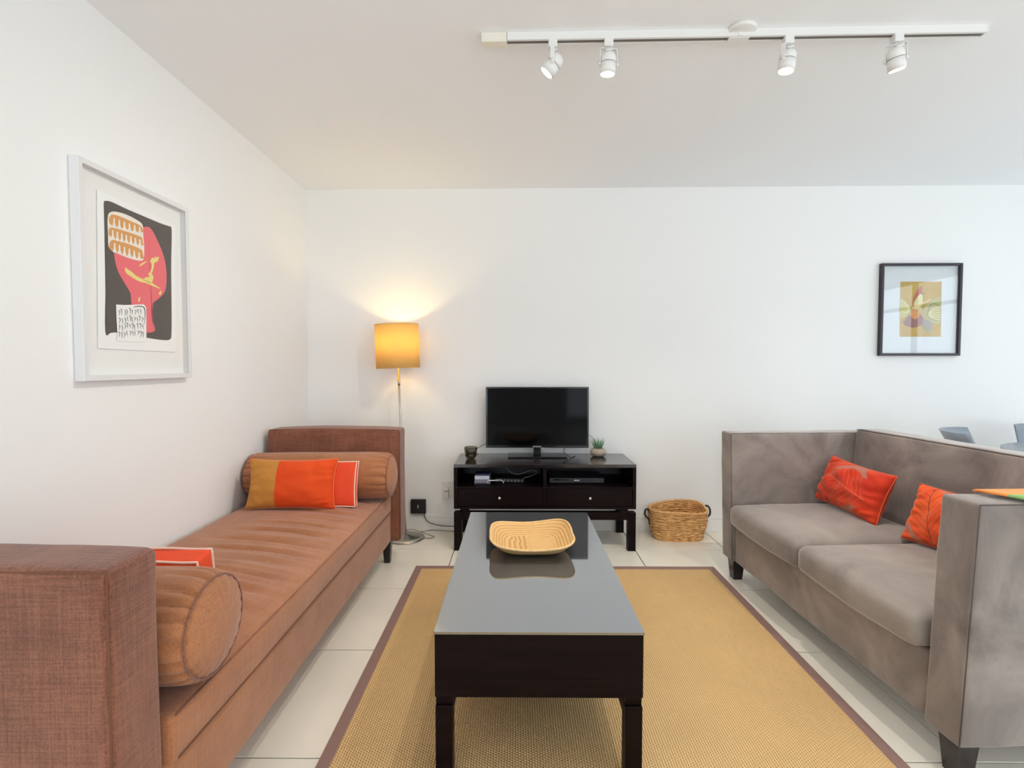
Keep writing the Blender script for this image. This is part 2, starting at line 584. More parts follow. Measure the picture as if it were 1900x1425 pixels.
def window(name, along, fixed, a, b, z0, z1, posts, rail):
    g = thing(name, None, None); g['kind'] = 'structure'
    t = .05
    y0, y1 = (fixed - .10, fixed - .05) if along == 'x' else (fixed + .05, fixed + .10)

    def bar(nm, p, q, zz0, zz1, m=m_winframe, dy=0):
        bm = BM()
        if along == 'x': bx(bm, p, q, y0 + dy, y1 - dy, zz0, zz1, 0 if dy else .003, 1)
        else: bx(bm, y0 + dy, y1 - dy, p, q, zz0, zz1, 0 if dy else .003, 1)
        obj(nm, bm, m, g)
    bar('frame_rail', a, b, z0, z0 + t); bar('frame_rail', a, b, z1 - t, z1)
    edges = [a] + posts + [b]
    for i, p in enumerate(edges):
        if i == 0: bar('frame_post', p, p + t, z0 + t, z1 - t)
        elif i == len(edges) - 1: bar('frame_post', p - t, p, z0 + t, z1 - t)
        else: bar('frame_post', p - t / 2, p + t / 2, z0 + t, z1 - t)
    for i in range(len(edges) - 1):
        p = edges[i] + (t if i == 0 else t / 2); q = edges[i + 1] - (t if i == len(edges) - 2 else t / 2)
        bar('mullion', p, q, rail, rail + .04)
        bar('pane', p, q, z0 + t, rail, m_window_glass, .022)
        bar('pane', p, q, rail + .04, z1 - t, m_window_glass, .022)


window('window_1', 'y', XR, -2.6, 2.9, .05, 2.32, [-1.5, -.4, .7, 1.8], 1.95)
window('window_2', 'x', YR, 1.0, 4.7, .05, 2.36, [1.9, 2.85, 3.8], 1.95)
window('window_3', 'x', YR, -1.4, -.62, .05, 2.36, [], 1.95)  # unseen window, added to let more light in from behind

# ------------------------------------------------------------------ rug
rx0, rx1, ry0, ry1 = -.608, 1.192, .25, 3.024
bw = .042
rug = thing('area_rug', 'golden sisal rug with mauve cloth binding under the coffee table', 'rug', (0, 0, .0))
obj('woven_field', bx(BM(), rx0 + bw - .004, rx1 - bw + .004, ry0 + bw - .004, ry1 - bw + .004, .0005, .0075), m_sisal, rug)
for (a, b, c, d) in ((rx0, rx0 + bw, ry0, ry1), (rx1 - bw, rx1, ry0, ry1), (rx0 + bw, rx1 - bw, ry0, ry0 + bw), (rx0 + bw, rx1 - bw, ry1 - bw, ry1)):
    obj('border_strip', bx(BM(), a, b, c, d, .0002, .0095, .0025, 2), m_rugborder, rug)

# ------------------------------------------------------------------ coffee table
def leg_frame(root, x0, x1, y0, y1, ztop, leg, rail_axis, mat, gap=.022, spacer_in=.075):
    """four legs, two long rails and the small spacer blocks that leave a shadow gap under the carcass"""
    zr = ztop - gap
    rail_h = .05
    for (lx, ly) in ((x0, y0), (x1 - leg, y0), (x0, y1 - leg), (x1 - leg, y1 - leg)):
        obj('leg', bx(BM(), lx, lx + leg, ly, ly + leg, .0, zr, .002, 1), mat, root)
        s = spacer_in
        cx_ = lx + leg / 2; cy_ = ly + leg / 2
        if rail_axis == 'x':
            cx_ = lx + (s if lx == x0 else leg - s)
        else:
            cy_ = ly + (s if ly == y0 else leg - s)
        obj('spacer_block', bx(BM(), cx_ - .024, cx_ + .024, cy_ - .02, cy_ + .02, zr, ztop), mat, root)
    if rail_axis == 'x':
        for ly in (y0, y1 - leg):
            obj('rail', bx(BM(), x0 + leg, x1 - leg, ly + .002, ly + leg - .002, zr - rail_h, zr, .002, 1), mat, root)
    else:
        for lx in (x0, x1 - leg):
            obj('rail', bx(BM(), lx + .002, lx + leg - .002, y0 + leg, y1 - leg, zr - rail_h, zr, .002, 1), mat, root)


ct = thing('coffee_table', 'long espresso wood coffee table with smoked mirror-like glass top', 'coffee table', (.066, 2.04, .0095))
hx, hy = .304, .597
tz = .4405
obj('apron_box', bx(BM(), -hx, hx, -hy, hy, .243, tz - .008, .002, 1), m_esp, ct)
obj('glass_top', bx(BM(), -hx - .002, hx + .002, -hy - .003, hy + .003, tz - .008, tz, .0004, 1), m_glasstop, ct, label='grey reflective glass top')
leg_frame(ct, -hx + .001, hx - .001, -hy + .001, hy - .001, .243, .050, 'y', m_esp, .026, .03)

# ------------------------------------------------------------------ television stand
sx0, sx1, sy0, sy1 = -.411, .786, 3.296, 3.716
tv = thing('television_stand', 'dark espresso wood television stand with open shelf and two drawers', 'tv stand', ((sx0 + sx1) / 2, (sy0 + sy1) / 2, 0))
W = (sx1 - sx0) / 2; D = (sy1 - sy0) / 2
zb, zt = .279, .574
th = .022
obj('top_board', bx(BM(), -W, W, -D, D, zt - th, zt, .0015, 1), m_esp_top, tv)
obj('bottom_board', bx(BM(), -W, W, -D, D, zb, zb + .016), m_esp, tv)
for s in (-1, 1):
    obj('side_board', bx(BM(), min(s * W, s * (W - th)), max(s * W, s * (W - th)), -D, D, zb + .016, zt - th), m_esp, tv)
obj('shelf_board', bx(BM(), -W + th, W - th, -D + .003, D - .012, .412, .425), m_esp, tv)
obj('back_board', bx(BM(), -W + th, W - th, D - .012, D, zb + .016, zt - th), m_black_gap, tv)
obj('divider', bx(BM(), -.011, .011, -D + .004, D - .012, .425, zt - th), m_esp, tv)
obj('lower_divider', bx(BM(), -.011, .011, -D + .004, D - .012, zb + .016, .412), m_esp, tv)
for s in (-1, 1):
    a, b = (-W + th + .002, -.013) if s < 0 else (.013, W - th - .002)
    dr = obj('drawer', bx(BM(), a, b, -D + .002, D - .03, zb + .018, .409, .0015, 1), m_esp, tv)
    bm = BM()
    lathe(bm, [(.0035, 0), (.004, .008), (.009, .012), (.0105, .018), (.008, .024), (.003, .026)], 16)
    xform(bm, Matrix.Rotation(R(90), 4, 'X'))
    kx = -.110 - (sx0 + sx1) / 2 if s < 0 else .483 - (sx0 + sx1) / 2
    obj('knob', shift(bm, (kx, -D + .002, .355)), m_knob, dr, True, label='small polished metal knob')
leg_frame(tv, -W, W, -D, D, zb, .052, 'x', m_esp, .023, .075)

# ------------------------------------------------------------------ television
tele = thing('television', 'black flat screen television on its rectangular stand foot', 'television', (.149, 3.600, zt))
hw = .366
bm = BM(); bx(bm, -hw, hw, -.012, .018, .062, .496, .003, 2); bx(bm, -hw * .6, hw * .6, .018, .045, .12, .40, .008, 2)
obj('housing', bm, m_bezel, tele)
bm = BM(); bx(bm, -hw + .012, hw - .012, -.0128, -.0118, .080, .486)
obj('screen', bm, m_screen, tele)
bm = BM(); bx(bm, -.208, .208, -.085, .085, 0, .009, .003, 2)
obj('stand_foot', bm, m_bezel, tele)
bm = BM(); bx(bm, -.026, .026, -.012, .020, .009, .075, .004, 2)
obj('stand_neck', bm, m_bezel, tele)
fc = bpy.data.curves.new('logo_text', 'FONT'); fc.body = 'SAMSUNG'; fc.size = .0135; fc.extrude = .0003; fc.align_x = 'CENTER'
tmp = bpy.data.objects.new('tmp', fc); COL.objects.link(tmp)
dg = bpy.context.evaluated_depsgraph_get()
me = bpy.data.meshes.new_from_object(tmp.evaluated_get(dg))
bpy.data.objects.remove(tmp)
me.materials.clear(); me.materials.append(m_white_print)
lo = bpy.data.objects.new('logo', me); COL.objects.link(lo); lo.parent = tele
lo.location = (-.001, -.0130, .0665); lo.rotation_euler = (R(90), 0, 0)
obj('indicator_light', bx(BM(), .038, .048, -.0135, -.012, .056, .063), m_white_print, tele)

# ------------------------------------------------------------------ things on and in the stand
p = on(2, zt, 872, 852)
gl = thing('votive_glass', 'small smoked glass tealight holder on left end of television stand', 'candle holder', (p.x + .004, p.y + .02, zt))
m_votive = glass_pane('smoked_votive_glass', .07, (.50, .48, .40, 1))
bm = BM()
lathe(bm, [(.022, 0), (.030, .004), (.038, .02), (.044, .05), (.047, .082), (.0435, .082), (.040, .05), (.033, .016), (.018, .010)], 28, cap1=True)
obj('glass_cup', bm, m_votive, gl, True)
bm = BM(); lathe(bm, [(.0185, .0108), (.0185, .024), (.017, .024), (.0165, .022)], 20)
cd_ = obj('tealight', bm, plain('wax', (222, 214, 198), .6), gl, True)

p = on(2, zt, 1112, 849)
pl = thing('potted_succulent', 'small spiky green succulent in a round pebble pot on television stand', 'potted plant', (p.x, p.y + .055, zt))
bm = BM()
lathe(bm, [(.022, 0), (.042, .005), (.056, .022), (.058, .034), (.050, .050), (.036, .058), (.030, .058), (.028, .050)], 32)
obj('pot', bm, plain('pebble_ceramic', (172, 158, 142), .75, vary=.12, scale=60, bump=.2), pl, True)
bm = BM(); lathe(bm, [(.029, .046), (.029, .053), (.01, .055)], 20)
obj('soil', bm, plain('soil', (60, 48, 38), .95), pl, True)
m_leaf = plain('succulent_leaf', (112, 148, 112), .5, vary=.3, scale=40)
bm = BM()
for k in range(34):
    a = k * 2.399; rr = .021 * math.sqrt(k / 34)
    tilt = rr / .021 * .62; L = random.uniform(.055, .095) * (1 - .25 * rr / .021)
    b = Vector((rr * math.cos(a), rr * math.sin(a), .052))
    d = Vector((math.sin(tilt) * math.cos(a), math.sin(tilt) * math.sin(a), math.cos(tilt)))
    pts = [b, b + d * L * .35 + Vector((0, 0, .002)), b + d * L * .7 + Vector((0, 0, .006)), b + d * L + Vector((0, 0, .012))]
    tube(bm, pts, .004, 6, rfun=lambda t: .0042 * (1 - t) ** .7 + .0004)
obj('leaves', bm, m_leaf, pl, True, kind='stuff')

# left shelf: white set-top box on a silver one, cables, power strip
sz = .4255
stb = thing('silver_receiver', 'grey silver box lying under the white one in the left shelf', 'receiver', (-.228, 3.415, sz))
obj('case', bx(BM(), -.054, .054, -.05, .07, 0, .030, .004, 2), plain('silver_plastic', (126, 120, 132), .35), stb)
obj('front_strip', bx(BM(), -.046, .046, -.0515, -.050, .004, .009), m_black, stb)
wb = thing('white_receiver', 'small white box stacked on the silver box in the left shelf', 'receiver', (-.230, 3.415, sz + .0305))
obj('case', bx(BM(), -.050, .050, -.05, .06, 0, .027, .005, 2), plain('white_plastic_box', (226, 226, 240), .35), wb)
obj('blue_lid', bx(BM(), -.048, .048, -.04, .06, .0272, .038, .003, 2), plain('dark_blue_plastic', (38, 40, 84), .4), wb)
ps = thing('power_strip', 'black power strip with row of grey sockets at middle of left shelf', 'power strip', (-.045, 3.44, sz), R(-4))
obj('body', bx(BM(), -.10, .10, -.025, .025, 0, .028, .004, 2), m_black, ps)
for k in range(8):
    obj('socket', bx(BM(), -.088 + .024 * k, -.074 + .024 * k, -.0268, -.0252, .008, .022), m_cord_g, ps)
bm = BM()
tube(bm, spline([(-.195, 3.352, sz + .012), (-.185, 3.345, sz + .030), (-.155, 3.35, sz + .030), (-.10, 3.385, sz + .024), (-.085, 3.385, sz + .005)], 8), .0035, 6)
tag(obj('white_cable', bm, m_cord_w, smooth=True), 'thick white cable bending across the grey silver box front', 'cable')
bm = BM()
tube(bm, spline([(-.10, 3.45, sz + .108), (-.075, 3.42, sz + .105), (-.03, 3.40, sz + .072), (.02, 3.40, sz + .062), (.09, 3.40, sz + .085), (.135, 3.42, sz + .080),
                 (.13, 3.42, sz + .060), (.09, 3.395, sz + .048), (.05, 3.39, sz + .036), (.045, 3.40, sz + .005)], 8), .0026, 6)
tag(obj('grey_cable', bm, m_cord_g, smooth=True), 'thin grey looping cable above the power strip in left shelf', 'cable')
dv = thing('disc_player', 'slim black disc player in the right shelf of television stand', 'disc player', (.408, 3.50, sz))
obj('case', bx(BM(), -.184, .184, -.11, .11, .004, .038, .003, 2), plain('disc_player_black', (42, 42, 46), .4), dv)
obj('badge', bx(BM(), -.018, .018, -.1108, -.110, .019, .026), m_white_print, dv)
for s in (-1, 1):
    for t in (-1, 1):
        bm = BM(); lathe(bm, [(.008, 0), (.008, .005)], 10, s * .15, t * .08); obj('foot', bm, m_black, dv)
obj('disc_tray', bx(BM(), -.16, -.05, -.1106, -.110, .022, .030), m_bezel, dv)

# cords on the television stand
bm = BM()
a = on(1, 3.66, 902, 823); b = on(1, 3.66, 884, 833); c = Vector((-.265, 3.62, zt + .004))
tube(bm, spline([(a.x + .03, 3.66, a.z + .005), a, b, (b.x - .02, 3.65, b.z - .02), (c.x - .02, 3.66, zt + .003), (c.x - .02, 3.715, zt + .003)], 6), .0022, 6)
tag(obj('television_cable', bm, m_cord_b, smooth=True), 'thin black cable from left edge of television down behind the votive glass', 'cable')
bm = BM()
tube(bm, spline([(.355, 3.63, .650), (.35, 3.60, .637), (.337, 3.585, .618), (.345, 3.56, .603), (.365, 3.535, .588), (.385, 3.53, zt + .003), (.42, 3.60, zt + .003)], 6), .0024, 6)
tag(obj('short_cable', bm, m_cord_b, smooth=True), 'short black cable hanging from television onto right end of its foot', 'cable')
bm = BM()
tube(bm, spline([(.49, 3.66, .72), (.53, 3.665, .716), (.56, 3.665, .69), (.575, 3.68, .64), (.58, 3.69, zt + .003), (.59, 3.712, zt + .003)], 6), .0018, 6)
tag(obj('aerial_cable', bm, m_cord_g, smooth=True), 'thin grey cable behind the succulent at right edge of television', 'cable')

# ------------------------------------------------------------------ woven tray bowl
def tray_pt(u, v, off=0.0):
    """u,v in -1..1 mapped to a rounded rectangle; rim rises at the corners, dips on the long sides"""
    r = max(abs(u), abs(v))
    x, y = u, v
    if r > 1e-6:
        # square to superellipse (exponent 4)
        k = r / ((abs(u) ** 4.5 + abs(v) ** 4.5) ** (1 / 4.5))
        x, y = u * k, v * k
    X = x * .172; Y = y * .178
    rim = .034 + .022 * (abs(x) ** 2) + .006 * y * y + (.006 * x if y > 0 else 0)
    z = .004 + rim * max(0, (r - .45) / .55) ** 1.7
    return X, Y, z + off


def ridge(u, v):
    r = max(abs(u), abs(v))
    if r > .60:
        return math.sin(r * 2 * math.pi * 15)
    if v < -.38: return math.sin((v if u < .0 else u) * 2 * math.pi * 7.5)
    if u < -.05: return math.sin(u * 2 * math.pi * 8)
    return math.sin(v * 2 * math.pi * 12)


def tray():
    N = 150
    bm = BM()
    lay = bm.verts.layers.float_color.new('groove_shade')
    top = {}; bot = {}
    for i in range(N + 1):
        for j in range(N + 1):
            u = -1 + 2 * i / N; v = -1 + 2 * j / N
            x, y, z = tray_pt(u, v)
            x *= 1 + .02 * nz((u, v, 0), 2); y *= 1 + .03 * nz((u, v, 3), 1.5)
            edge = max(abs(u), abs(v))
            top[i, j] = bm.verts.new((x, y, z + .008 + .0020 * ridge(u, v) * (edge < .97) + .0006 * nz((u, v, 1), 60)))
            g_ = .5 + .5 * ridge(u, v); top[i, j][lay] = (g_, g_, g_, 1)  # shade of the grooves put into the colour, dark between ridges
            bot[i, j] = bm.verts.new((x * (1.0 if edge > .99 else .985), y * (1.0 if edge > .99 else .985), max(z + (0 if edge < .99 else .002), 0.0)))
    for i in range(N):
        for j in range(N):
            bm.faces.new((top[i, j], top[i + 1, j], top[i + 1, j + 1], top[i, j + 1]))
            bm.faces.new((bot[i, j], bot[i, j + 1], bot[i + 1, j + 1], bot[i + 1, j]))
    for i in range(N):
        bm.faces.new((bot[i, 0], bot[i + 1, 0], top[i + 1, 0], top[i, 0]))
        bm.faces.new((top[i, N], top[i + 1, N], bot[i + 1, N], bot[i, N]))
        bm.faces.new((top[0, i], top[0, i + 1], bot[0, i + 1], bot[0, i]))
        bm.faces.new((bot[N, i], bot[N, i + 1], top[N, i + 1], top[N, i]))
    return bm


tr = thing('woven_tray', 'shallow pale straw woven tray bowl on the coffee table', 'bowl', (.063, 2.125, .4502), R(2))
M = Mat('pale_straw')
M.set(Roughness=.7)
M.b.inputs['Specular IOR Level'].default_value = .3
at = M.node('ShaderNodeAttribute', attribute_name='groove_shade')
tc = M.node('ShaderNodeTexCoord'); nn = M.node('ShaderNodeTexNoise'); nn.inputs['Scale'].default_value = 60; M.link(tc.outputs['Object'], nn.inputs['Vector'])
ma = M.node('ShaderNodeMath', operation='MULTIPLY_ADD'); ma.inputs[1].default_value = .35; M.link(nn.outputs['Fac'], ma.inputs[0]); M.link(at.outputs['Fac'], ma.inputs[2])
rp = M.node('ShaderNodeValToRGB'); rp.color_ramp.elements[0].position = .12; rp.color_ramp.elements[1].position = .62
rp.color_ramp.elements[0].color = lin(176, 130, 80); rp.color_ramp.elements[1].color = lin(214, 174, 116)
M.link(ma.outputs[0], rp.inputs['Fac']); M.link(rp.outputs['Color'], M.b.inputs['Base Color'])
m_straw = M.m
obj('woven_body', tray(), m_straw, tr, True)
bm = BM()
pts = []
for k in range(96):
    a = 2 * math.pi * k / 96
    c, s = math.cos(a), math.sin(a)
    m = max(abs(c), abs(s)); u, v = c / m, s / m
    x, y, z = tray_pt(u, v)
    x *= 1 + .02 * nz((u, v, 0), 2); y *= 1 + .03 * nz((u, v, 3), 1.5)
    pts.append((x, y, z + .006))
tube(bm, pts, .0048, 8, closed=True)
obj('rim', bm, plain('straw_rim', (220, 182, 126), .7, vary=.1, scale=60), tr, True)

# ------------------------------------------------------------------ rope basket
bk = thing('rope_basket', 'brown woven rope basket with two dark leather handles by the wall', 'basket', (1.147, 3.575, 0))
M = Mat('seagrass_rope')
M.set(Roughness=.85)
M.b.inputs['Specular IOR Level'].default_value = .15
tc = M.node('ShaderNodeTexCoord'); mp = M.node('ShaderNodeMapping'); mp.inputs['Scale'].default_value = (28, 28, 130)
M.link(tc.outputs['Object'], mp.inputs['Vector'])
nn = M.node('ShaderNodeTexNoise'); nn.inputs['Scale'].default_value = 1; nn.inputs['Detail'].default_value = 4; M.link(mp.outputs['Vector'], nn.inputs['Vector'])
rp = M.node('ShaderNodeValToRGB'); rp.color_ramp.elements[0].position = .33; rp.color_ramp.elements[1].position = .66
rp.color_ramp.elements[0].color = lin(168, 116, 66); rp.color_ramp.elements[1].color = lin(244, 196, 134)
M.link(nn.outputs['Fac'], rp.inputs['Fac']); M.link(rp.outputs['Color'], M.b.inputs['Base Color'])
m_rope = M.m
m_rope_rim = plain('seagrass_rim', (224, 170, 110), .85, vary=.25, scale=70, bump=.8, bscale=260)
m_leather = plain('dark_leather', (44, 30, 30), .5)


def basket_pt(a, t):
    """t 0 at the base, 1 at the rim"""
    c, s = math.cos(a), math.sin(a)
    e = 2.9
    k = 1 / ((abs(c) ** e + abs(s) ** e) ** (1 / e))
    wx = .163 + .030 * t ** .8 + .010 * math.sin(t * 3)
    wy = .098 + .028 * t
    zt_ = .205 + .012 * math.cos(a - R(60)) - .010 * math.cos(2 * a + 1)
    x = c * k * wx; y = s * k * wy
    return Vector((x, y, .006 + t * zt_ * (1 - .05 * 0)))


bm = BM()
rows = 15
for r_ in range(rows):
    t = r_ / rows
    pts = []
    for k in range(60):
        a = 2 * math.pi * k / 60
        p = basket_pt(a, t)
        p.z += .0050 * nz((math.cos(a) * 2, math.sin(a) * 2, r_), 1.7)
        n2 = Vector((p.x, p.y, 0)).normalized()
        p += n2 * (.006 * nz((a * 3, r_ * 1.3, 0), 1.9))
        pts.append(p)
    tube(bm, pts, .0085, 6, closed=True, rfun=lambda q, rr=r_: .0082 + .0026 * noise.noise(Vector((q * 40, rr * 2.3, 0))))
obj('woven_coils', bm, m_rope, bk, True, kind='stuff')
bm = BM()
prev = None
for q in range(9):
    ring = [bm.verts.new(Vector((p.x * .985, p.y * .985, p.z))) for p in (basket_pt(2 * math.pi * k / 48, q / 8) for k in range(48))]
    if prev:
        for k in range(48): bm.faces.new((prev[k], prev[(k + 1) % 48], ring[(k + 1) % 48], ring[k]))
    prev = ring
obj('inner_wall', bm, m_rope, bk, True)
bm = BM()
pts = [basket_pt(2 * math.pi * k / 80, 1.0) for k in range(80)]
tube(bm, pts, .0095, 7, closed=True, rfun=lambda q: .0092 + .0016 * math.sin(q * 2 * math.pi * 27))
obj('rim', bm, m_rope_rim, bk, True)  # braided edge
bm = BM()
n_ = 48
lo_ = [bm.verts.new(basket_pt(2 * math.pi * k / n_, 0) + Vector((0, 0, .002))) for k in range(n_)]
bm.faces.new(lo_)
obj('base', bm, m_rope, bk)
for s in (-1, 1):
    # strap loop standing off the end wall
    base = basket_pt(0 if s > 0 else math.pi, .62); top_ = basket_pt(0 if s > 0 else math.pi, .93)
    pts = spline([base + Vector((s * .006, -.006, -.03)), base + Vector((s * .008, -.004, 0)), base + Vector((s * .036, 0, .03)), top_ + Vector((s * .034, 0, .005)), top_ + Vector((s * .018, .01, .026 if s > 0 else .012)), top_ + Vector((-s * .008, .02, .012 if s > 0 else -.01))], 8)
    bm = BM()
    tube(bm, pts, .007, 8)
    hnd = obj('handle', bm, m_leather, bk, True, label='dark leather strap handle')

# ------------------------------------------------------------------ daybed
db = thing('daybed', 'long terracotta brown linen daybed with tall padded end arms along left wall', 'daybed', (0, 0, 0))
bx0, bx1 = -1.505, -.752
L0, L1 = 1.07, 3.02


def frame_disp(p, n):
    return p + n * .0015 * nz(p, 5)


# base upholstered box
bm = soft_box(bx1 - bx0 - .01, L1 - L0 + .02, .20, .015, (6, 24, 3), 3, frame_disp)
obj('base', shift(bm, ((bx0 + bx1) / 2 - .003, (L0 + L1) / 2, .252)), m_linen_lit, db, True)


def mat_disp(p, n):
    q = p.copy()
    if n.z > .3 or (p.z > .03):
        wx = p.x / .376; wy = p.y / .975
        crown = .014 * (1 - min(1, abs(wx)) ** 4) * (1 - min(1, abs(wy)) ** 8)
        # pulls running across the seat, bending towards the front edge
        yy = p.y + .10 * max(0, wx + .1) ** 2 + .03 * nz(p, 2.2)
        w1 = math.sin(yy * 2 * math.pi / .115 + 1.4 * nz((p.x * .8, p.y * 3, 0), 1)) * .5 + .5
        w1 = w1 ** 4
        amp = .024 * max(0, .55 + 1.0 * nz((p.x * 1.2, p.y * 2.4, 3.3), 1.0)) * math.exp(-((wx - .15) / .62) ** 4)
        w2 = math.sin(yy * 2 * math.pi / .047 + 3 * nz((p.x, p.y, 1), 3)) * .0020
        q.z += crown * 1.2 - amp * w1 + w2 * math.exp(-((wx - .3) / .6) ** 4)
    q += n * .002 * nz(p, 7, 4)
    return q


bm = soft_box(bx1 - bx0, L1 - L0, .112, .018, (30, 260, 2), 3, mat_disp)
obj('seat_mattress', shift(bm, ((bx0 + bx1) / 2, (L0 + L1) / 2, .3925)), m_linen_lit, db, True)
# seams along the front
for z_, x_ in ((.350, bx1 + .0012), (.4465, bx1 - .0035)):
    bm = BM()
    pts = [(x_, y_, z_ + .0015 * nz((1, y_, 0), 4)) for y_ in [L0 + .02 + (L1 - L0 - .04) * k / 60 for k in range(61)]]
    tube(bm, pts, .0022, 6)
    obj('seam', bm, m_linen_shaded if z_ > .4 else m_thread, db, True)


def arm_disp(p, n):
    q = p + n * (.004 * nz(p, 3) + .001 * nz(p, 14))
    if p.z > 0: q.z += .008 * (p.z / .34) * (1 - (p.x / .4) ** 2) - .004 * (abs(p.x) / .4) ** 6
    return q


def daybed_arm(y0, y1, xl, xr, ztop):
    bm = soft_box(xr - xl, y1 - y0, ztop - .155, .020, (22, 5, 22), 3, arm_disp)
    return shift(bm, ((xl + xr) / 2, (y0 + y1) / 2, (ztop + .155) / 2))


ARM_Z = .838
far = obj('arm', daybed_arm(3.022, 3.18, -1.502, -.700, ARM_Z), m_linen_shaded, db, True)
near = obj('arm', daybed_arm(.925, 1.068, -1.495, -.765, ARM_Z), m_linen_shaded, db, True)
# stitched edge seams of the arms
for (par, y0, y1, xl, xr) in ((far, 3.022, 3.18, -1.502, -.700), (near, .925, 1.068, -1.495, -.765)):
    bm = BM()
    i_ = .004
    tube(bm, [(xl + .01, y0 + i_, ARM_Z - i_), (xr - i_, y0 + i_, ARM_Z - i_), (xr - i_, y0 + i_, .17)], .002, 6)
    obj('seam', bm, m_thread, par, True)
for (lx, ly) in ((-.80, 3.10), (-1.44, 3.10), (-.80, 1.0), (-1.44, 1.0)):
    bm = BM()
    bx(bm, -.028, .028, -.028, .028, 0, .156)
    for v in bm.verts:
        if v.co.z < .01: v.co.x *= .62; v.co.y *= .62
    obj('leg', shift(bm, (lx, ly, 0)), m_dark_leg, db)


def bolster(length, r, gather=True):
    """lying along X, gathered round ends with a flat disc"""
    bm = BM()
    S = 120; N = 60
    rings = []
    h = length / 2
    for i in range(N + 1):
        t = -1 + 2 * i / N
        # end profile
        x = h * (abs(t) ** .75) * (1 if t > 0 else -1)
        d = h - abs(x)
        rr = r * (1 - .13 * math.exp(-d / .016)) if d < .12 else r
        bul = 1 + .015 * math.cos(x * 4)
        ring = []
        for k in range(S):
            a = 2 * math.pi * k / S
            g = .015 * (max(0, 1 - d / .13) ** 1.1) * min(1, .35 + d / .02) * (-abs(math.sin(a * 10 + 1.6 * nz((a, 0, i * .02), 2))) ** 6) if gather else 0
            lump = .004 * nz((x * 2, math.cos(a), math.sin(a)), 1.6)
            q = (rr * bul + g + lump)
            ring.append(bm.verts.new((x, q * math.cos(a), q * math.sin(a) * .985)))
        rings.append(ring)
    for a_, b_ in zip(rings, rings[1:]):
        for k in range(S):
            j = (k + 1) % S
            bm.faces.new((a_[k], a_[j], b_[j], b_[k]))
    for ring, sg in ((rings[0], -1), (rings[-1], 1)):
        prev = ring
        for q, bulge in ((.93, .006), (.8, .013), (.5, .023), (.2, .027)):
            nr = [bm.verts.new((v.co.x + sg * bulge, v.co.y * q, v.co.z * q)) for v in ring]
            for k in range(S):
                j = (k + 1) % S
                bm.faces.new((prev[k], prev[j], nr[j], nr[k]) if sg > 0 else (prev[j], prev[k], nr[k], nr[j]))
            prev = nr
        bm.faces.new(prev if sg > 0 else prev[::-1])
    bmesh.ops.recalc_face_normals(bm, faces=bm.faces)
    return bm


def end_seam(h, r, sg):
    bm = BM()
    rr = r * .893
    tube(bm, [(sg * h, rr * math.cos(2 * math.pi * k / 48), rr * .985 * math.sin(2 * math.pi * k / 48)) for k in range(48)], .0026, 6, closed=True)
    return bm


BR = .133
for (cy_, xc, lbl, ln) in ((2.883, -1.118, 'brown bolster cushion at the far end of daybed', .80), (1.208, -1.125, 'brown bolster cushion behind the near arm of daybed', .78)):
    bo = thing('bolster_cushion', lbl, 'bolster', (xc, cy_, .458 + BR), 0, 'pair of brown bolsters on the daybed')
    obj('bolster_body', bolster(ln, BR), m_linen_lit, bo, True)
    for sg in (-1, 1):
        obj('end_seam', end_seam(ln / 2, BR, sg), m_linen_shaded, bo, True)


# ------------------------------------------------------------------ scatter cushions
def pillow(wd, ht, T, n=36, pinch=.07, wr=.004, seed=0, split=None):
    """knife edge cushion in the XZ plane, thickness along Y, bottom edge at z=0"""
    bm = BM()
    F = {}; B = {}
    for i in range(n + 1):
        for j in range(n + 1):
            u = -1 + 2 * i / n; v = -1 + 2 * j / n
            x = u * wd / 2 * (1 - pinch * (1 - v * v)); z = v * ht / 2 * (1 - pinch * 1.1 * (1 - u * u))
            e = max(0, (1 - u * u) * (1 - v * v))
            t = T / 2 * e ** .42
            edge = min(1 - abs(u), 1 - abs(v))
            k = nz((u * 1.5, v * 1.5, 0), 1.6, seed) * wr * 2 + wr * 1.3 * math.exp(-edge * 4) * math.sin(18 * (u * v) + 6 * nz((u, v, 2), 2, seed))
            k *= min(1, edge * 8)
            F[i, j] = bm.verts.new((x, -t - k, z + ht / 2))
            B[i, j] = F[i, j] if (i in (0, n) or j in (0, n)) else bm.verts.new((x, t + k * .5, z + ht / 2))
    for i in range(n):
        for j in range(n):
            m = 0
            if split is not None and (i + .5) / n < split: m = 1
            f = bm.faces.new((F[i, j], F[i + 1, j], F[i + 1, j + 1], F[i, j + 1])); f.material_index = m
            f = bm.faces.new((B[i, j], B[i, j + 1], B[i + 1, j + 1], B[i + 1, j])); f.material_index = m
    return bm


def pillow_edge(wd, ht, pinch, n=24, off=0):
    pts = []
    for (s0, s1) in (((-1, -1), (1, -1)), ((1, -1), (1, 1)), ((1, 1), (-1, 1)), ((-1, 1), (-1, -1))):
        for k in range(n):
            t = k / n
            u = s0[0] + (s1[0] - s0[0]) * t; v = s0[1] + (s1[1] - s0[1]) * t
            pts.append((u * wd / 2 * (1 - pinch * (1 - v * v)), off, v * ht / 2 * (1 - pinch * 1.1 * (1 - u * u)) + ht / 2))
    return pts


def box_cushion(wd, ht, T, seed=0):
    def dsp(p, n):
        q = p.copy()
        u = p.x / (wd / 2); v = p.z / (ht / 2)
        q.x *= 1 - .03 * (1 - min(1, v * v)); q.z *= 1 - .05 * (1 - min(1, u * u))
        q.y *= .62 + .38 * max(0, (1 - u * u) * (1 - v * v)) ** .4
        q += n * .003 * nz(p, 9, seed)
        return q
    bm = soft_box(wd, T, ht, .012, (18, 4, 14), 3, dsp)
    return shift(bm, (0, 0, ht / 2))


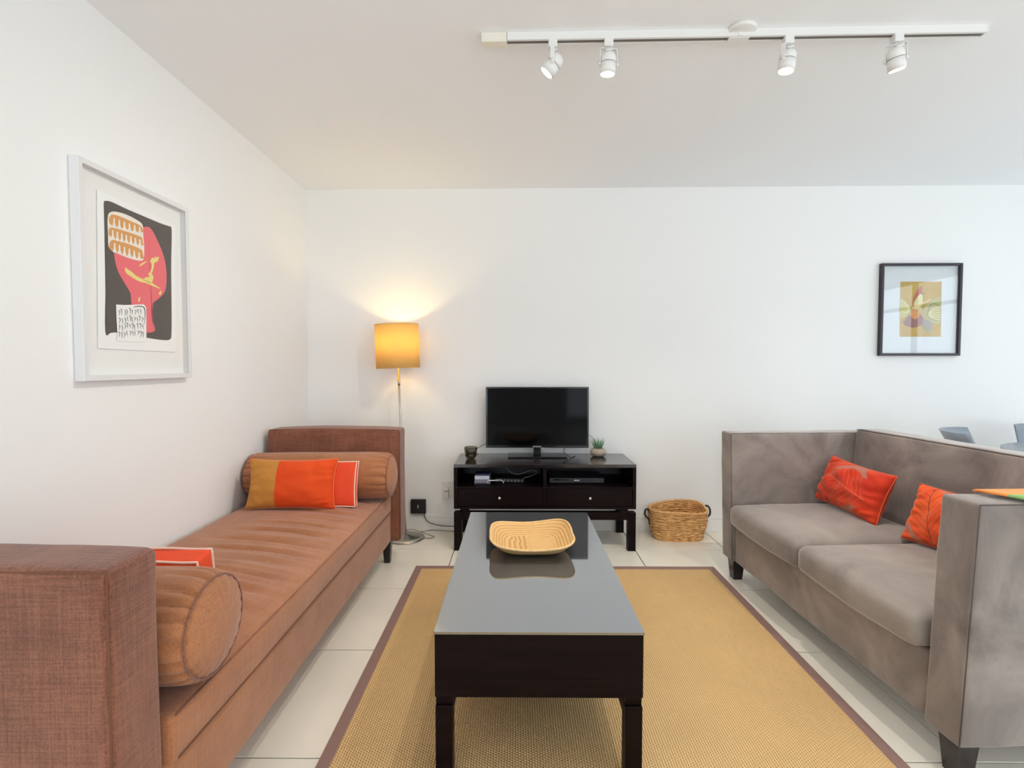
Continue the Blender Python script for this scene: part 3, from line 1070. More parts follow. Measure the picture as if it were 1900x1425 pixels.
# two-tone cushion leaning on the far bolster
tt = thing('two_tone_cushion', 'two-tone cushion, ochre left and orange right, leaning on far bolster', 'cushion', (-1.195, 2.635, .462), rot=(R(-14), 0, R(1)))
obj('cushion_cover', pillow(.475, .268, .14, pinch=.075, seed=1, split=.37), [m_orange, m_ochre], tt, True)
bm = BM(); e = pillow_edge(.475, .268, .075)
cutx = -.475 / 2 + .475 * .37
tube(bm, [q for q in e[:] if True], .0022, 6, closed=True)
obj('edge_seam', bm, plain('ochre_orange_edge', (226, 128, 70), .8), tt, True)

cb = thing('coral_cushion', 'coral cushion with pale piping tucked behind the two-tone cushion', 'cushion', (-1.085, 2.70, .462), rot=(R(-10), 0, 0), group='coral piped cushions on the daybed')
obj('cushion_cover', box_cushion(.44, .24, .06, 2), m_coral, cb, True)
for sg in (-1, 1):
    bm = BM(); tube(bm, [(x * .995, sg * .018, z) for x, y, z in pillow_edge(.44, .24, .03)], .0035, 6, closed=True)
    obj('piping', bm, m_piping, cb, True)
cc = thing('coral_cushion', 'coral cushion with pale piping standing behind the near bolster', 'cushion', (-1.105, 1.515, .462), rot=(R(13), 0, R(-2)), group='coral piped cushions on the daybed')
obj('cushion_cover', box_cushion(.38, .208, .105, 5), m_coral, cc, True)
for sg in (-1, 1):
    bm = BM(); tube(bm, [(x * .995, sg * .034, z + .002 * math.sin(x * 30)) for x, y, z in pillow_edge(.38, .208, .03)], .004, 6, closed=True)
    obj('piping', bm, m_piping, cc, True)

# ------------------------------------------------------------------ sofa
SO = Vector((1.208, 2.942, 0)); SRZ = R(2.5)
sofa = thing('sofa', 'taupe grey velvet two seat sofa with square arms on the right', 'sofa', SO, SRZ)
AL = .124            # arm thickness
SL = 1.517           # overall length
AZ = .846            # arm height
# local: x into the sofa (towards its back), y along (0 = far end, -SL = near end)


def sofa_arm(ya, yb, flare):
    def d(p, n):
        q = p + n * (.003 * nz(p, 4) + .002 * nz(p, 11))
        t = (p.z + .36) / .72
        q.y += flare * t
        q.x -= .018 * t
        return q
    bm = soft_box(.84, yb - ya, AZ - .118, .012, (18, 5, 18), 3, d)
    return shift(bm, (.42, (ya + yb) / 2, (AZ + .118) / 2))


s_far = obj('arm', sofa_arm(-AL, 0, -.0), m_velvet, sofa, True)
s_near = obj('arm', sofa_arm(-SL, -SL + AL, -.055), m_velvet, sofa, True)
for par, y0, fl in ((s_far, -AL, 0), (s_near, -SL, -.055)):
    bm = BM()
    k = .0035
    yy0 = y0 + k
    tube(bm, [(.82, yy0 + fl, AZ - k), (k - .018, yy0 + fl, AZ - k), (k - .009, yy0 + fl / 2, .48), (k, yy0, .125)], .0018, 6)
    obj('seam', bm, m_velvet_seam, par, True)
# base front rail and body
bm = soft_box(.80, SL - 2 * AL - .004, .215, .012, (8, 24, 4), 3, lambda p, n: p + n * .0025 * nz(p, 6))
obj('base', shift(bm, (.415, -SL / 2, .118 + .1075)), m_velvet, sofa, True)


# back, one upholstered slab that thickens to the near end
def back_disp(p, n):
    q = p + n * (.004 * nz(p, 3.3) + .0015 * nz(p, 13))
    t = .5 - p.y / 1.27
    lean = (p.z + .2) / .4
    front = max(0, min(1, .5 - p.x / .16))
    q.x += front * (.030 * lean + .055 * t) + (1 - front) * .022 * lean
    return q


bm = soft_box(.16, SL - 2 * AL - .006, .87 - .335, .02, (5, 26, 12), 3, back_disp)
obj('backrest', shift(bm, (.735, -SL / 2, (.87 + .335) / 2)), m_velvet, sofa, True)
bm = BM()
pts = []
for k in range(33):
    yl = -.625 + 1.25 * k / 32
    p0 = Vector((-.08 + .004, yl, .2675 - .004)); n0 = Vector((-.7, 0, .7))
    q0 = back_disp(p0, n0)
    pts.append(q0 + Vector((.735, -SL / 2, (.87 + .335) / 2)) + Vector((.0005, 0, -.0005)))
tube(bm, pts, .002, 6)
obj('backrest_seam', bm, m_velvet_seam, sofa, True)
# seat cushions
ci = -AL - .005; clen = (SL - 2 * AL - .01) / 2
for k in range(2):
    ya = ci - k * clen

    def cd_disp(p, n, k=k):
        q = p.copy()
        u = p.x / .345; v = p.y / (clen / 2)
        cr = max(0, (1 - u ** 4)) * max(0, (1 - v ** 4))
        if p.z > 0: q.z += .022 * cr + .010 * nz((p.x, p.y, k), 4.5, k) * cr
        else: q.z -= .006 * max(0, 1 - v * v) * (p.x < 0)
        q.x -= .012 * max(0, 1 - v * v) * (1 if p.x < -.2 else 0)
        # stress folds near the front corners
        q.z += .0022 * math.sin(p.x * 90 + p.y * 30 + 5 * nz(p, 3, k)) * math.exp(-((u + .55) ** 2 * 6 + (abs(v) - .6) ** 2 * 10))
        q += n * .0015 * nz(p, 12, k)
        return q
    bm = soft_box(.69, clen - .004, .112, .034, (26, 26, 2), 5, cd_disp)
    sc_ = obj('seat_cushion', shift(bm, (.317, ya - clen / 2, .335 + .056)), m_velvet_seat, sofa, True)
    for zz, zo in ((.435, .03), (.345, .03)):
        bm = BM()
        pts = []
        for q in range(41):
            v = -1 + 2 * q / 40
            pts.append((-.022 - .012 * max(0, 1 - v * v) + .0105 + (.012 if abs(v) > .96 else 0), ya - clen / 2 + v * (clen / 2 - .014), zz + (.002 * (1 - v * v) if zz > .4 else -.004 * (1 - v * v))))
        tube(bm, pts, .0018, 6)
        obj('cushion_seam', bm, m_velvet_seam, sc_, True)
for (lx, ly) in ((.055, -.06), (.055, -SL + .06), (.78, -.06), (.78, -SL + .06)):
    bm = BM()
    bx(bm, -.034, .034, -.034, .034, 0, .119)
    for v in bm.verts:
        if v.co.z < .01: v.co.x *= .72; v.co.y *= .72
    obj('leg', shift(bm, (lx, ly, 0)), m_dark_leg, sofa)


# red leaf cushions: printed pattern from procedural veins
def leaf_mat(name, c1, c2, vein, cx, cz, ang):
    M = Mat(name)
    M.set(Roughness=.7)
    M.b.inputs['Specular IOR Level'].default_value = .2
    M.b.inputs['Sheen Weight'].default_value = .35
    M.b.inputs['Sheen Tint'].default_value = (1, .6, .4, 1)
    tc = M.node('ShaderNodeTexCoord')
    mp = M.node('ShaderNodeMapping'); mp.inputs['Location'].default_value = (-cx, 0, -cz)
    M.link(tc.outputs['Object'], mp.inputs['Vector'])
    mp2 = M.node('ShaderNodeMapping'); mp2.inputs['Rotation'].default_value = (0, R(ang), 0); M.link(mp.outputs['Vector'], mp2.inputs['Vector'])
    sp = M.node('ShaderNodeSeparateXYZ'); M.link(mp2.outputs['Vector'], sp.inputs[0])
    X, Z = sp.outputs[0], sp.outputs[2]

    def op(o, a, b=None, c=None):
        n = M.node('ShaderNodeMath', operation=o)
        for i, v in enumerate((a, b, c)):
            if v is None: continue
            if isinstance(v, (int, float)): n.inputs[i].default_value = v
            else: M.link(v, n.inputs[i])
        return n.outputs[0]
    nzn = M.node('ShaderNodeTexNoise'); nzn.inputs['Scale'].default_value = 22; M.link(mp2.outputs['Vector'], nzn.inputs['Vector'])
    ax = op('ABSOLUTE', X)
    # side veins: herringbone slanting away from the midrib
    ph = op('ADD', op('MULTIPLY', op('SUBTRACT', Z, op('MULTIPLY', ax, .9)), 2 * math.pi / .030), op('MULTIPLY', nzn.outputs['Fac'], 5.0))
    sv = op('POWER', op('MULTIPLY_ADD', op('SINE', ph), .5, .5), 14.0)
    mid = op('LESS_THAN', ax, .0022)
    # leaf outline: half width shrinks along its length
    hw_ = op('MULTIPLY', op('SUBTRACT', 1.0, op('POWER', op('ABSOLUTE', op('DIVIDE', Z, .135)), 2.0)), .098)
    inside = op('GREATER_THAN', hw_, ax)
    ring = op('GREATER_THAN', .007, op('ABSOLUTE', op('SUBTRACT', hw_, ax)))
    r1 = M.node('ShaderNodeValToRGB')
    bn = M.node('ShaderNodeTexNoise'); bn.inputs['Scale'].default_value = 9; bn.inputs['Detail'].default_value = 5
    M.link(tc.outputs['Object'], bn.inputs['Vector'])
    r1.color_ramp.elements[0].position = .35; r1.color_ramp.elements[1].position = .65
    r1.color_ramp.elements[0].color = lin(*c1); r1.color_ramp.elements[1].color = lin(*c2)
    M.link(bn.outputs['Fac'], r1.inputs['Fac'])
    # grey ground peeping between leaves
    wv = op('GREATER_THAN', op('SINE', op('MULTIPLY', op('ADD', X, op('MULTIPLY', Z, .25)), 2 * math.pi / .0075)), -.2)
    spots = M.node('ShaderNodeTexNoise'); spots.inputs['Scale'].default_value = 8.5; spots.inputs['Detail'].default_value = 0
    M.link(mp2.outputs['Vector'], spots.inputs['Vector'])
    band = op('GREATER_THAN', .030, op('SUBTRACT', ax, hw_))
    gnd = op('MULTIPLY', op('MULTIPLY', op('GREATER_THAN', spots.outputs['Fac'], .47), band), op('SUBTRACT', 1.0, inside))
    gnd = op('MULTIPLY', gnd, op('MULTIPLY_ADD', wv, .4, .6))
    m1 = M.node('ShaderNodeMix', data_type='RGBA'); m1.inputs[7].default_value = lin(*vein)
    veins = op('MULTIPLY', op('MAXIMUM', op('MULTIPLY', sv, .55), mid), inside)
    M.link(veins, m1.inputs[0]); M.link(r1.outputs['Color'], m1.inputs[6])
    m2 = M.node('ShaderNodeMix', data_type='RGBA'); m2.inputs[7].default_value = lin(158, 120, 104)
    M.link(op('MINIMUM', op('ADD', op('MULTIPLY', gnd, .85), op('MULTIPLY', ring, .05)), .85), m2.inputs[0]); M.link(m1.outputs[2], m2.inputs[6])
    M.link(m2.outputs[2], M.b.inputs['Base Color'])
    bp = M.node('ShaderNodeBump'); bp.inputs['Strength'].default_value = .35; bp.inputs['Distance'].default_value = .003; bp.invert = True
    M.link(veins, bp.inputs['Height']); M.link(bp.outputs['Normal'], M.b.inputs['Normal'])
    return M.m


m_leaf1 = leaf_mat('leaf_velvet_red', (188, 40, 22), (214, 62, 28), (216, 96, 66), .02, .125, 78)
m_leaf2 = leaf_mat('leaf_velvet_orange', (214, 70, 26), (232, 92, 38), (140, 42, 22), -.085, .12, 18)


def stand_pillow(name, label, a, b, top, T, mat, wd, ht, seed):
    """bottom edge a->b (as seen from the front, left to right), leaning so its top is moved towards 'top'"""
    a, b = Vector(a), Vector(b)
    ex = (b - a).normalized()
    up = (Vector(top) - (a + b) / 2); up -= ex * up.dot(ex); up.normalize()
    ey = up.cross(ex)
    m = Matrix((ex, ey, up)).transposed().to_4x4()
    o = thing(name, label, 'cushion', group='leaf patterned cushions on the sofa')
    m.translation = (a + b) / 2
    o.matrix_world = m
    o.rotation_mode = 'XYZ'
    o.location, o.rotation_euler = m.to_translation(), m.to_euler()
    obj('cushion_cover', pillow(wd, ht, T, pinch=.07, seed=seed, wr=.007), mat, o, True)
    bm = BM(); tube(bm, pillow_edge(wd, ht, .07), .0028, 6, closed=True)
    obj('piping', bm, m_piping_red, o, True)
    return o


stand_pillow('leaf_cushion', 'red leaf-patterned cushion in the far corner of the sofa', (1.665, 2.800, .485), (1.70, 2.385, .462), (1.77, 2.62, .72), .15, m_leaf1, .43, .255, 3)
stand_pillow('leaf_cushion', 'orange leaf-veined cushion half hidden behind the near sofa arm', (1.70, 2.225, .462), (1.76, 1.80, .47), (1.83, 2.03, .72), .12, m_leaf2, .43, .255, 9)

# throw over the near arm
thr = thing('folded_throw', 'orange and green striped throw folded over the near sofa arm', 'blanket', (0, 0, 0))
m_tor = velvet('throw_orange', (236, 142, 74), (244, 160, 92), .2, 5, (1, .9, .7, 1))
m_tgr = velvet('throw_green', (132, 176, 104), (146, 190, 118), .2, 5, (.9, 1, .8, 1))
bm = BM()
th_pts = []
NX, NY = 24, 30
zarm = AZ + .008
G = {}
for i in range(NX + 1):
    for j in range(NY + 1):
        s = i / NX; t = j / NY          # s along X, t across the arm from far (0) to near and down

        # far hang short, over the top, near hang
        xl = 1.345 + .004 * math.sin(t * 9) + .25 * max(0, t - .15)
        x = xl + s * (1.72 - xl)
        yfar, ynear = 1.512 + (x - 1.25) * .044, 1.352 + (x - 1.25) * .044
        wtop = yfar - ynear
        hang = .004
        yfar -= .028; wtop -= .028; arc = t * .36
        if arc < hang: y, z = yfar, zarm - (hang - arc) * .8
        elif arc < hang + wtop: y, z = yfar - (arc - hang), zarm + .003 * math.sin(math.pi * (arc - hang) / wtop)
        else: y, z = ynear - .006, zarm - (arc - hang - wtop)
        z += .0015 * nz((x, y, z), 12)
        G[i, j] = bm.verts.new((x, y, z))
for i in range(NX):
    for j in range(NY):
        f = bm.faces.new((G[i, j], G[i, j + 1], G[i + 1, j + 1], G[i + 1, j]))
        f.material_index = 1 if (j / NY) > .22 and (j / NY) < .36 else 0
bmesh.ops.recalc_face_normals(bm, faces=bm.faces)
r_ = bmesh.ops.solidify(bm, geom=bm.faces[:], thickness=-.007)
obj('cloth', bm, [m_tor, m_tgr], thr, True)

# ------------------------------------------------------------------ floor lamp
lb = Vector((-.784, 3.535, 0))
tiltv = Vector((-.0345, 0, 1)).normalized()
fl = thing('floor_lamp', 'slim nickel floor lamp with glowing yellow drum shade by the back wall', 'floor lamp', lb)
bm = BM(); lathe(bm, [(.132, 0), (.134, .004), (.131, .010), (.09, .016), (.04, .021), (.014, .028), (.008, .030)], 56)
obj('base', bm, m_chrome, fl, True)
bm = BM(); tube(bm, [Vector((0, 0, .02)), tiltv * .6, tiltv * 1.30], .0075, 14)
obj('pole', bm, m_chrome, fl, True)
bm = BM(); tube(bm, [tiltv * 1.085, tiltv * 1.115], .0095, 12)
obj('switch', bm, m_chrome, fl, True)
M = Mat('lamp_shade_cloth')
M.t.nodes.remove(M.b)
out = M.t.nodes['Material Output']
df = M.node('ShaderNodeBsdfDiffuse'); df.inputs[0].default_value = lin(236, 200, 130)
tl = M.node('ShaderNodeBsdfTranslucent'); tl.inputs[0].default_value = lin(255, 232, 150)
mx = M.node('ShaderNodeMixShader'); mx.inputs[0].default_value = .32
M.link(df.outputs[0], mx.inputs[1]); M.link(tl.outputs[0], mx.inputs[2]); M.link(mx.outputs[0], out.inputs[0])
m_shade = M.m
q = Matrix.Rotation(math.atan(-.0345), 4, 'Y')
bm = BM()
rb, rt_, z0, z1 = .150, .150, 1.205, 1.508
lathe(bm, [(rb, z0), (rt_, z1), (rt_ - .0025, z1), (rb - .0025, z0)], 64, cap0=False, cap1=False)
n_ = 64
bm.verts.ensure_lookup_table()
for i in range(n_):
    j = (i + 1) % n_
    bm.faces.new((bm.verts[i], bm.verts[3 * n_ + i], bm.verts[3 * n_ + j], bm.verts[j]))
bmesh.ops.recalc_face_normals(bm, faces=bm.faces)
xform(bm, q)
sh = obj('lamp_shade', bm, m_shade, fl, True, label='glowing yellow drum shade')
bm = BM()
m_ring = plain('shade_binding', (214, 170, 96), .6)
for zz in (z0 + .001, z1 - .001):
    bq = BM()
    tube(bq, [(rb * math.cos(2 * math.pi * k / 48), rb * math.sin(2 * math.pi * k / 48), zz) for k in range(48)], .0016, 6, closed=True)
    xform(bq, q)
    obj('shade_ring', bq, m_ring, sh, True)
for k in range(3):
    a = 2 * math.pi * k / 3
    tube(bm, [(0, 0, z0 + .03), (rb * math.cos(a), rb * math.sin(a), z0 + .002)], .0015, 5)
xform(bm, q)
obj('shade_spider', bm, m_ring, sh, True)
bm = BM(); bmesh.ops.create_uvsphere(bm, u_segments=20, v_segments=12, radius=.028)
shift(bm, (0, 0, 1.365)); xform(bm, q)
obj('bulb', bm, glow('warm_bulb', (255, 210, 130), 18), fl, True)
pl_ = bpy.data.lights.new('lamp_light', 'POINT'); pl_.energy = 5.4; pl_.color = (1.0, .80, .33); pl_.shadow_soft_size = .03
po = bpy.data.objects.new('lamp_light', pl_); COL.objects.link(po); po.parent = fl
po.location = tiltv * 1.39
bm = BM()
tube(bm, spline([lb + Vector((.13, .0, .004)), lb + Vector((.17, -.01, .004)), lb + Vector((.20, .02, .004)), lb + Vector((.18, .045, .004)), lb + Vector((.11, .075, .016)), lb + Vector((.03, .10, .03)), lb + Vector((-.04, .13, .012)), lb + Vector((-.15, .14, .003))], 8), .0022, 6)
tag(obj('lamp_cord', bm, m_cord_g, smooth=True), 'thin grey cord curling on the tiles behind the lamp base', 'cord')
bm = BM()
tube(bm, spline([(-.70, 3.665, .004), (-.62, 3.70, .004), (-.55, 3.69, .004), (-.45, 3.68, .004), (-.38, 3.70, .004)], 8), .0022, 6)
tag(obj('loose_cable', bm, m_cord_g, smooth=True), 'thin grey cord along the skirting between floor lamp and television stand', 'cord')

# ------------------------------------------------------------------ router and socket on the back wall
rt0 = on(1, 3.715, 762, 927); rt1 = on(1, 3.715, 790, 953)
ro = thing('router_box', 'small square black box on the wall above the skirting', 'router', ((rt0.x + rt1.x) / 2, back_y(rt0.x) - .001, (rt0.z + rt1.z) / 2), BACK_RZ)
hw2 = (rt1.x - rt0.x) / 2; hh = (rt0.z - rt1.z) / 2
obj('case', bx(BM(), -hw2, hw2, -.030, 0, -hh, hh, .004, 2), m_black, ro)
obj('indicator', bx(BM(), -.003, .003, -.0312, -.030, -.010, .014), m_white_print, ro)
bm = BM()
tube(bm, spline([(hw2 - .008, -.02, -hh + .01), (hw2 - .010, -.022, -hh - .015), (hw2 + .02, -.03, -hh - .06), (hw2 + .10, -.03, -hh - .085), (hw2 + .20, -.03, -hh - .092), (hw2 + .28, -.03, -hh - .092)], 8), .003, 6)
obj('power_lead', bm, m_cord_b, ro, True)
s0 = on(1, 3.73, 820, 893); s1 = on(1, 3.73, 848, 924)
so = thing('wall_socket', 'white double wall socket left of the television stand', 'wall socket', ((s0.x + s1.x) / 2, back_y(s0.x) - .001, (s0.z + s1.z) / 2), BACK_RZ)
hw3 = (s1.x - s0.x) / 2; hh3 = (s0.z - s1.z) / 2
obj('plate', bx(BM(), -hw3, hw3, -.009, 0, -hh3, hh3, .003, 2), m_socket, so)
pg = obj('plug', bx(BM(), -hw3 + .022, -hw3 + .052, -.040, -.009, -hh3 + .004, .014, .004, 2), m_cord_w, so)
obj('plug_pin_slot', bx(BM(), -hw3 + .025, -hw3 + .049, -.041, -.040, -.006, -.001), m_slot, pg)
obj('rocker_switch', bx(BM(), -hw3 + .026, -hw3 + .046, -.0115, -.009, .022, .045, .001, 1), m_cord_w, so)
obj('rocker_switch', bx(BM(), .014, .034, -.0115, -.009, .022, .045, .001, 1), m_cord_w, so)

# ------------------------------------------------------------------ framed print on the left wall
def plane_px(root_loc, rz, d, px, py):
    """photo pixel -> local (x, z) on the plane local y = d of a wall-mounted thing"""
    ex = Vector((math.cos(rz), math.sin(rz), 0)); ey = Vector((-math.sin(rz), math.cos(rz), 0))
    o = Vector(root_loc) + ey * d
    r = ray(px, py)
    t = (o - CP).dot(ey) / r.dot(ey)
    h = CP + r * t - Vector(root_loc)
    return h.dot(ex), h.z


FL = Vector((left_x(2.04) + .0005, 2.04, 1.555))
fp = thing('framed_print', 'large white box frame with charcoal and coral print on the left wall', 'picture', FL, LEFT_RZ)
DP = -.034


def lp(x, y, d=DP): return plane_px(FL, LEFT_RZ, d, x, y)


c1 = lp(149, 291); c2 = lp(152, 706); c3 = lp(354, 388); c4 = lp(353, 702)
fx0 = (c1[0] + c2[0]) / 2; fx1 = (c3[0] + c4[0]) / 2; fz0 = (c2[1] + c4[1]) / 2; fz1 = (c1[1] + c3[1]) / 2
fw_ = .020
obj('frame_side', bx(BM(), fx0, fx0 + fw_, DP, 0, fz0, fz1, .0015, 1), m_wframe, fp)
obj('frame_side', bx(BM(), fx1 - fw_, fx1, DP, 0, fz0, fz1, .0015, 1), m_wframe, fp)
obj('frame_side', bx(BM(), fx0 + fw_, fx1 - fw_, DP, 0, fz1 - fw_, fz1, .0015, 1), m_wframe, fp)
obj('frame_side', bx(BM(), fx0 + fw_, fx1 - fw_, DP, 0, fz0, fz0 + fw_, .0015, 1), m_wframe, fp)
obj('mat_board', bx(BM(), fx0 + fw_, fx1 - fw_, -.006, -.002, fz0 + fw_, fz1 - fw_), m_mat, fp)
obj('pane', bx(BM(), fx0 + fw_, fx1 - fw_, DP + .004, DP + .005, fz0 + fw_, fz1 - fw_), m_pane_soft, fp)
PD = -.0100


def cr(x, y): return (100 + x / 3.0333, 260 + y / 3.0333)


def flat_shape(name, pts, d, mat, parent, fn, smooth=True, k=6, thick=.0):
    P = [Vector((a, b, 0)) for a, b in (fn(x, y, d) for x, y in pts)]
    if smooth: P = spline(P, k, True)
    bm = BM()
    vs = [bm.verts.new((p.x, d, p.y)) for p in P]
    f = bm.faces.new(vs)
    bmesh.ops.triangulate(bm, faces=[f])
    bmesh.ops.recalc_face_normals(bm, faces=bm.faces)
    for f in bm.faces:
        if f.normal.y > 0: f.normal_flip()
    return obj(name, bm, mat, parent)


def fnl(x, y, d): return lp(*cr(x, y), d)


# paper sheet with thickness, floated off the board
tl_, bl_, br_, tr_ = fnl(243, 280, PD), fnl(250, 1172, PD), fnl(686, 1193, PD), fnl(683, 478, PD)
bm = BM()
f_ = [bm.verts.new((x, PD, z)) for x, z in (tl_, bl_, br_, tr_)]
b_ = [bm.verts.new((x, PD + .002, z)) for x, z in (tl_, bl_, br_, tr_)]
bm.faces.new(f_); bm.faces.new(b_[::-1])
for i in range(4): bm.faces.new((f_[i], f_[(i + 1) % 4], b_[(i + 1) % 4], b_[i]))
bmesh.ops.recalc_face_normals(bm, faces=bm.faces)
sheet = obj('print_sheet', bm, m_paper, fp)
st = .0004
flat_shape('charcoal_ground', [(281, 352), (296, 342), (330, 350), (420, 392), (600, 468), (645, 484), (663, 508), (660, 700), (662, 900), (662, 1080), (652, 1122), (600, 1124), (520, 1112), (440, 1098), (355, 1083), (320, 1085), (289, 1078), (291, 800), (290, 600), (284, 430)], PD - st, m_inkdark, sheet, fnl, True, 4)
flat_shape('coral_head', [(440, 520), (505, 490), (545, 497), (583, 565), (620, 660), (634, 755), (627, 845), (592, 890), (556, 918), (546, 960), (555, 1015), (568, 1072), (510, 1078), (470, 1000), (437, 922), (432, 865), (398, 805), (360, 735), (340, 650), (345, 570)], PD - 2 * st, m_inkpink, sheet, fnl, True, 5)
flat_shape('cream_panel', [(303, 440), (310, 412), (340, 402), (400, 416), (465, 448), (499, 478), (503, 540), (508, 600), (507, 655), (492, 679), (425, 665), (345, 632), (312, 608), (305, 565), (309, 520), (302, 480)], PD - 3 * st, m_inkcream, sheet, fnl, True, 5)
rowsd = [([(311, 460), (316, 428), (345, 420), (430, 455), (492, 485), (497, 520), (420, 505), (330, 480)], 6, (335, 484), (488, 524)),
         ([(311, 515), (322, 492), (400, 512), (490, 545), (499, 570), (498, 594), (410, 575), (322, 545)], 7, (328, 552), (488, 594)),
         ([(312, 600), (318, 570), (345, 562), (420, 585), (490, 615), (501, 640), (498, 668), (410, 650), (325, 618)], 6, (338, 624), (484, 668))]
for P_, n_, a_, b_2 in rowsd:
    flat_shape('tan_row', P_, PD - 4 * st, m_inktan, sheet, fnl, True, 4)
    for k in range(n_):
        t = (k + .15) / (n_ - .7)
        x = a_[0] + (b_2[0] - a_[0]) * t; y = a_[1] + (b_2[1] - a_[1]) * t + 4
        hgt = 52 - 12 * t
        flat_shape('tooth', [(x - 10, y), (x - 5, y - hgt * .45), (x - 4, y - hgt * .9), (x + 1, y - hgt), (x + 4, y - hgt * .8), (x + 5, y - hgt * .4), (x + 11, y + 3)], PD - 5 * st, m_inkcream, sheet, fnl, True, 3)
for P_ in ([(402, 716), (412, 724), (440, 742), (470, 768), (520, 788), (565, 812), (602, 838), (560, 822), (520, 806), (480, 795), (440, 772), (404, 745)],
           [(500, 788), (520, 770), (532, 772), (548, 755), (560, 770), (552, 800), (535, 803), (515, 792)],
           [(529, 752), (541, 742), (552, 705), (541, 682), (556, 660), (566, 668), (572, 650), (576, 662), (590, 655), (584, 682), (566, 690), (560, 725), (546, 758), (534, 760)],
           [(480, 706), (500, 690), (524, 681), (505, 698), (488, 708)],
           [(590, 862), (606, 845), (600, 872)], [(474, 905), (480, 885), (486, 884), (482, 908)]):
    flat_shape('yellow_stroke', P_, PD - 3.4 * st, m_inkyel, sheet, fnl, True, 3)
flat_shape('cream_label', [(350, 925), (400, 928), (455, 926), (505, 924), (519, 942), (520, 1000), (520, 1112), (521, 1135), (440, 1135), (354, 1128), (357, 1085), (352, 1000)], PD - 6 * st, m_paper, sheet, fnl, False)


def stroke_set():
    bm = BM()
    rnd = random.Random(3)

    def brush(pts, wd):
        P = spline([Vector((x, y, 0)) for x, y in pts], 4)
        L = []; Rr = []
        for i, p in enumerate(P):
            t = (P[min(i + 1, len(P) - 1)] - P[max(i - 1, 0)]).normalized()
            n = Vector((-t.y, t.x, 0)) * wd * (.35 + .65 * math.sin(math.pi * min(.95, .15 + i / len(P))))
            for arr, q in ((L, p + n), (Rr, p - n)):
                a, b = fnl(q.x, q.y, PD - 7 * st); arr.append(bm.verts.new((a, PD - 7 * st, b)))
        for i in range(len(P) - 1): bm.faces.new((L[i], L[i + 1], Rr[i + 1], Rr[i]))
    brush([(448, 940), (480, 935), (507, 942), (513, 970), (512, 1010), (508, 1035)], 2.6)
    for r in range(4):
        for c in range(10):
            x = 368 + c * 14.5 + rnd.uniform(-3, 3); y = 950 + r * 42 + rnd.uniform(-5, 5) + (6 if c < 3 else 0)
            if r == 0 and c > 8: continue
            h = rnd.uniform(24, 38)
            d1 = rnd.uniform(-3, 5)
            brush([(x - 3, y), (x + 3 + d1, y + h * .3), (x + 2, y + h * .65), (x + 4 - d1, y + h)], 1.8)
            if rnd.random() < .4: brush([(x - 6, y + 1), (x + 6, y)], 1.4)
    bmesh.ops.recalc_face_normals(bm, faces=bm.faces)
    for f in bm.faces:
        if f.normal.y > 0: f.normal_flip()
    return bm


obj('script_strokes', stroke_set(), m_inkblack, sheet, kind='stuff')

# ------------------------------------------------------------------ framed print on the back wall
FR = Vector((2.92, back_y(2.92) - .0005, 1.625))
fr = thing('framed_print', 'small dark framed golden botanical print on the back wall above sofa', 'picture', FR, BACK_RZ)
DQ = -.032


def rp_(x, y, d=DQ): return plane_px(FR, BACK_RZ, d, x, y)


c1 = rp_(1636, 488); c2 = rp_(1634, 660); c3 = rp_(1786, 488); c4 = rp_(1784, 660)
fx0 = (c1[0] + c2[0]) / 2; fx1 = (c3[0] + c4[0]) / 2; fz0 = (c2[1] + c4[1]) / 2; fz1 = (c1[1] + c3[1]) / 2
fw_ = .018
for a, b, c, d in ((fx0, fx0 + fw_, fz0, fz1), (fx1 - fw_, fx1, fz0, fz1), (fx0 + fw_, fx1 - fw_, fz1 - fw_, fz1), (fx0 + fw_, fx1 - fw_, fz0, fz0 + fw_)):
    obj('frame_side', bx(BM(), a, b, DQ, 0, c, d, .0015, 1), m_bframe, fr)
obj('mat_board', bx(BM(), fx0 + fw_, fx1 - fw_, -.006, -.002, fz0 + fw_, fz1 - fw_), plain('cool_mat_board', (226, 234, 236), .9), fr)
obj('pane', bx(BM(), fx0 + fw_, fx1 - fw_, -.022, -.021, fz0 + fw_, fz1 - fw_), m_pane, fr)
QD = -.0075


def cr2(x, y): return (1600 + x / 6.195, 460 + y / 6.195)
def fnr(x, y, d): return rp_(*cr2(x, y), d)


bm = BM()
q_ = [fnr(x, y, QD) for x, y in ((441, 388), (430, 1020), (902, 1020), (913, 388))]
f_ = [bm.verts.new((x, QD, z)) for x, z in q_]; b_ = [bm.verts.new((x, QD + .0012, z)) for x, z in q_]
bm.faces.new(f_); bm.faces.new(b_[::-1])
for i in range(4): bm.faces.new((f_[i], f_[(i + 1) % 4], b_[(i + 1) % 4], b_[i]))
bmesh.ops.recalc_face_normals(bm, faces=bm.faces)
sh2 = obj('print_sheet', bm, plain('golden_print_ground', (196, 160, 52), .8, vary=.12, scale=12), fr)
cR = plain('print_red', (190, 84, 58), .8); cG = plain('print_green', (112, 138, 76), .8); cY = plain('print_pale_yellow', (230, 222, 150), .8)
cP = plain('print_plum', (146, 84, 76), .8); cO = plain('print_orange', (224, 146, 60), .8); cM = plain('print_mauve_grey', (160, 150, 138), .8)
flat_shape('leaf_shape', [(690, 740), (760, 640), (860, 570), (905, 600), (895, 850), (800, 860), (720, 820)], QD - .0003, plain('print_olive', (186, 176, 110), .8), sh2, fnr)
flat_shape('leaf_shape', [(440, 600), (500, 640), (560, 700), (550, 760), (480, 800), (436, 790)], QD - .0003, plain('print_sage', (196, 190, 110), .8), sh2, fnr)
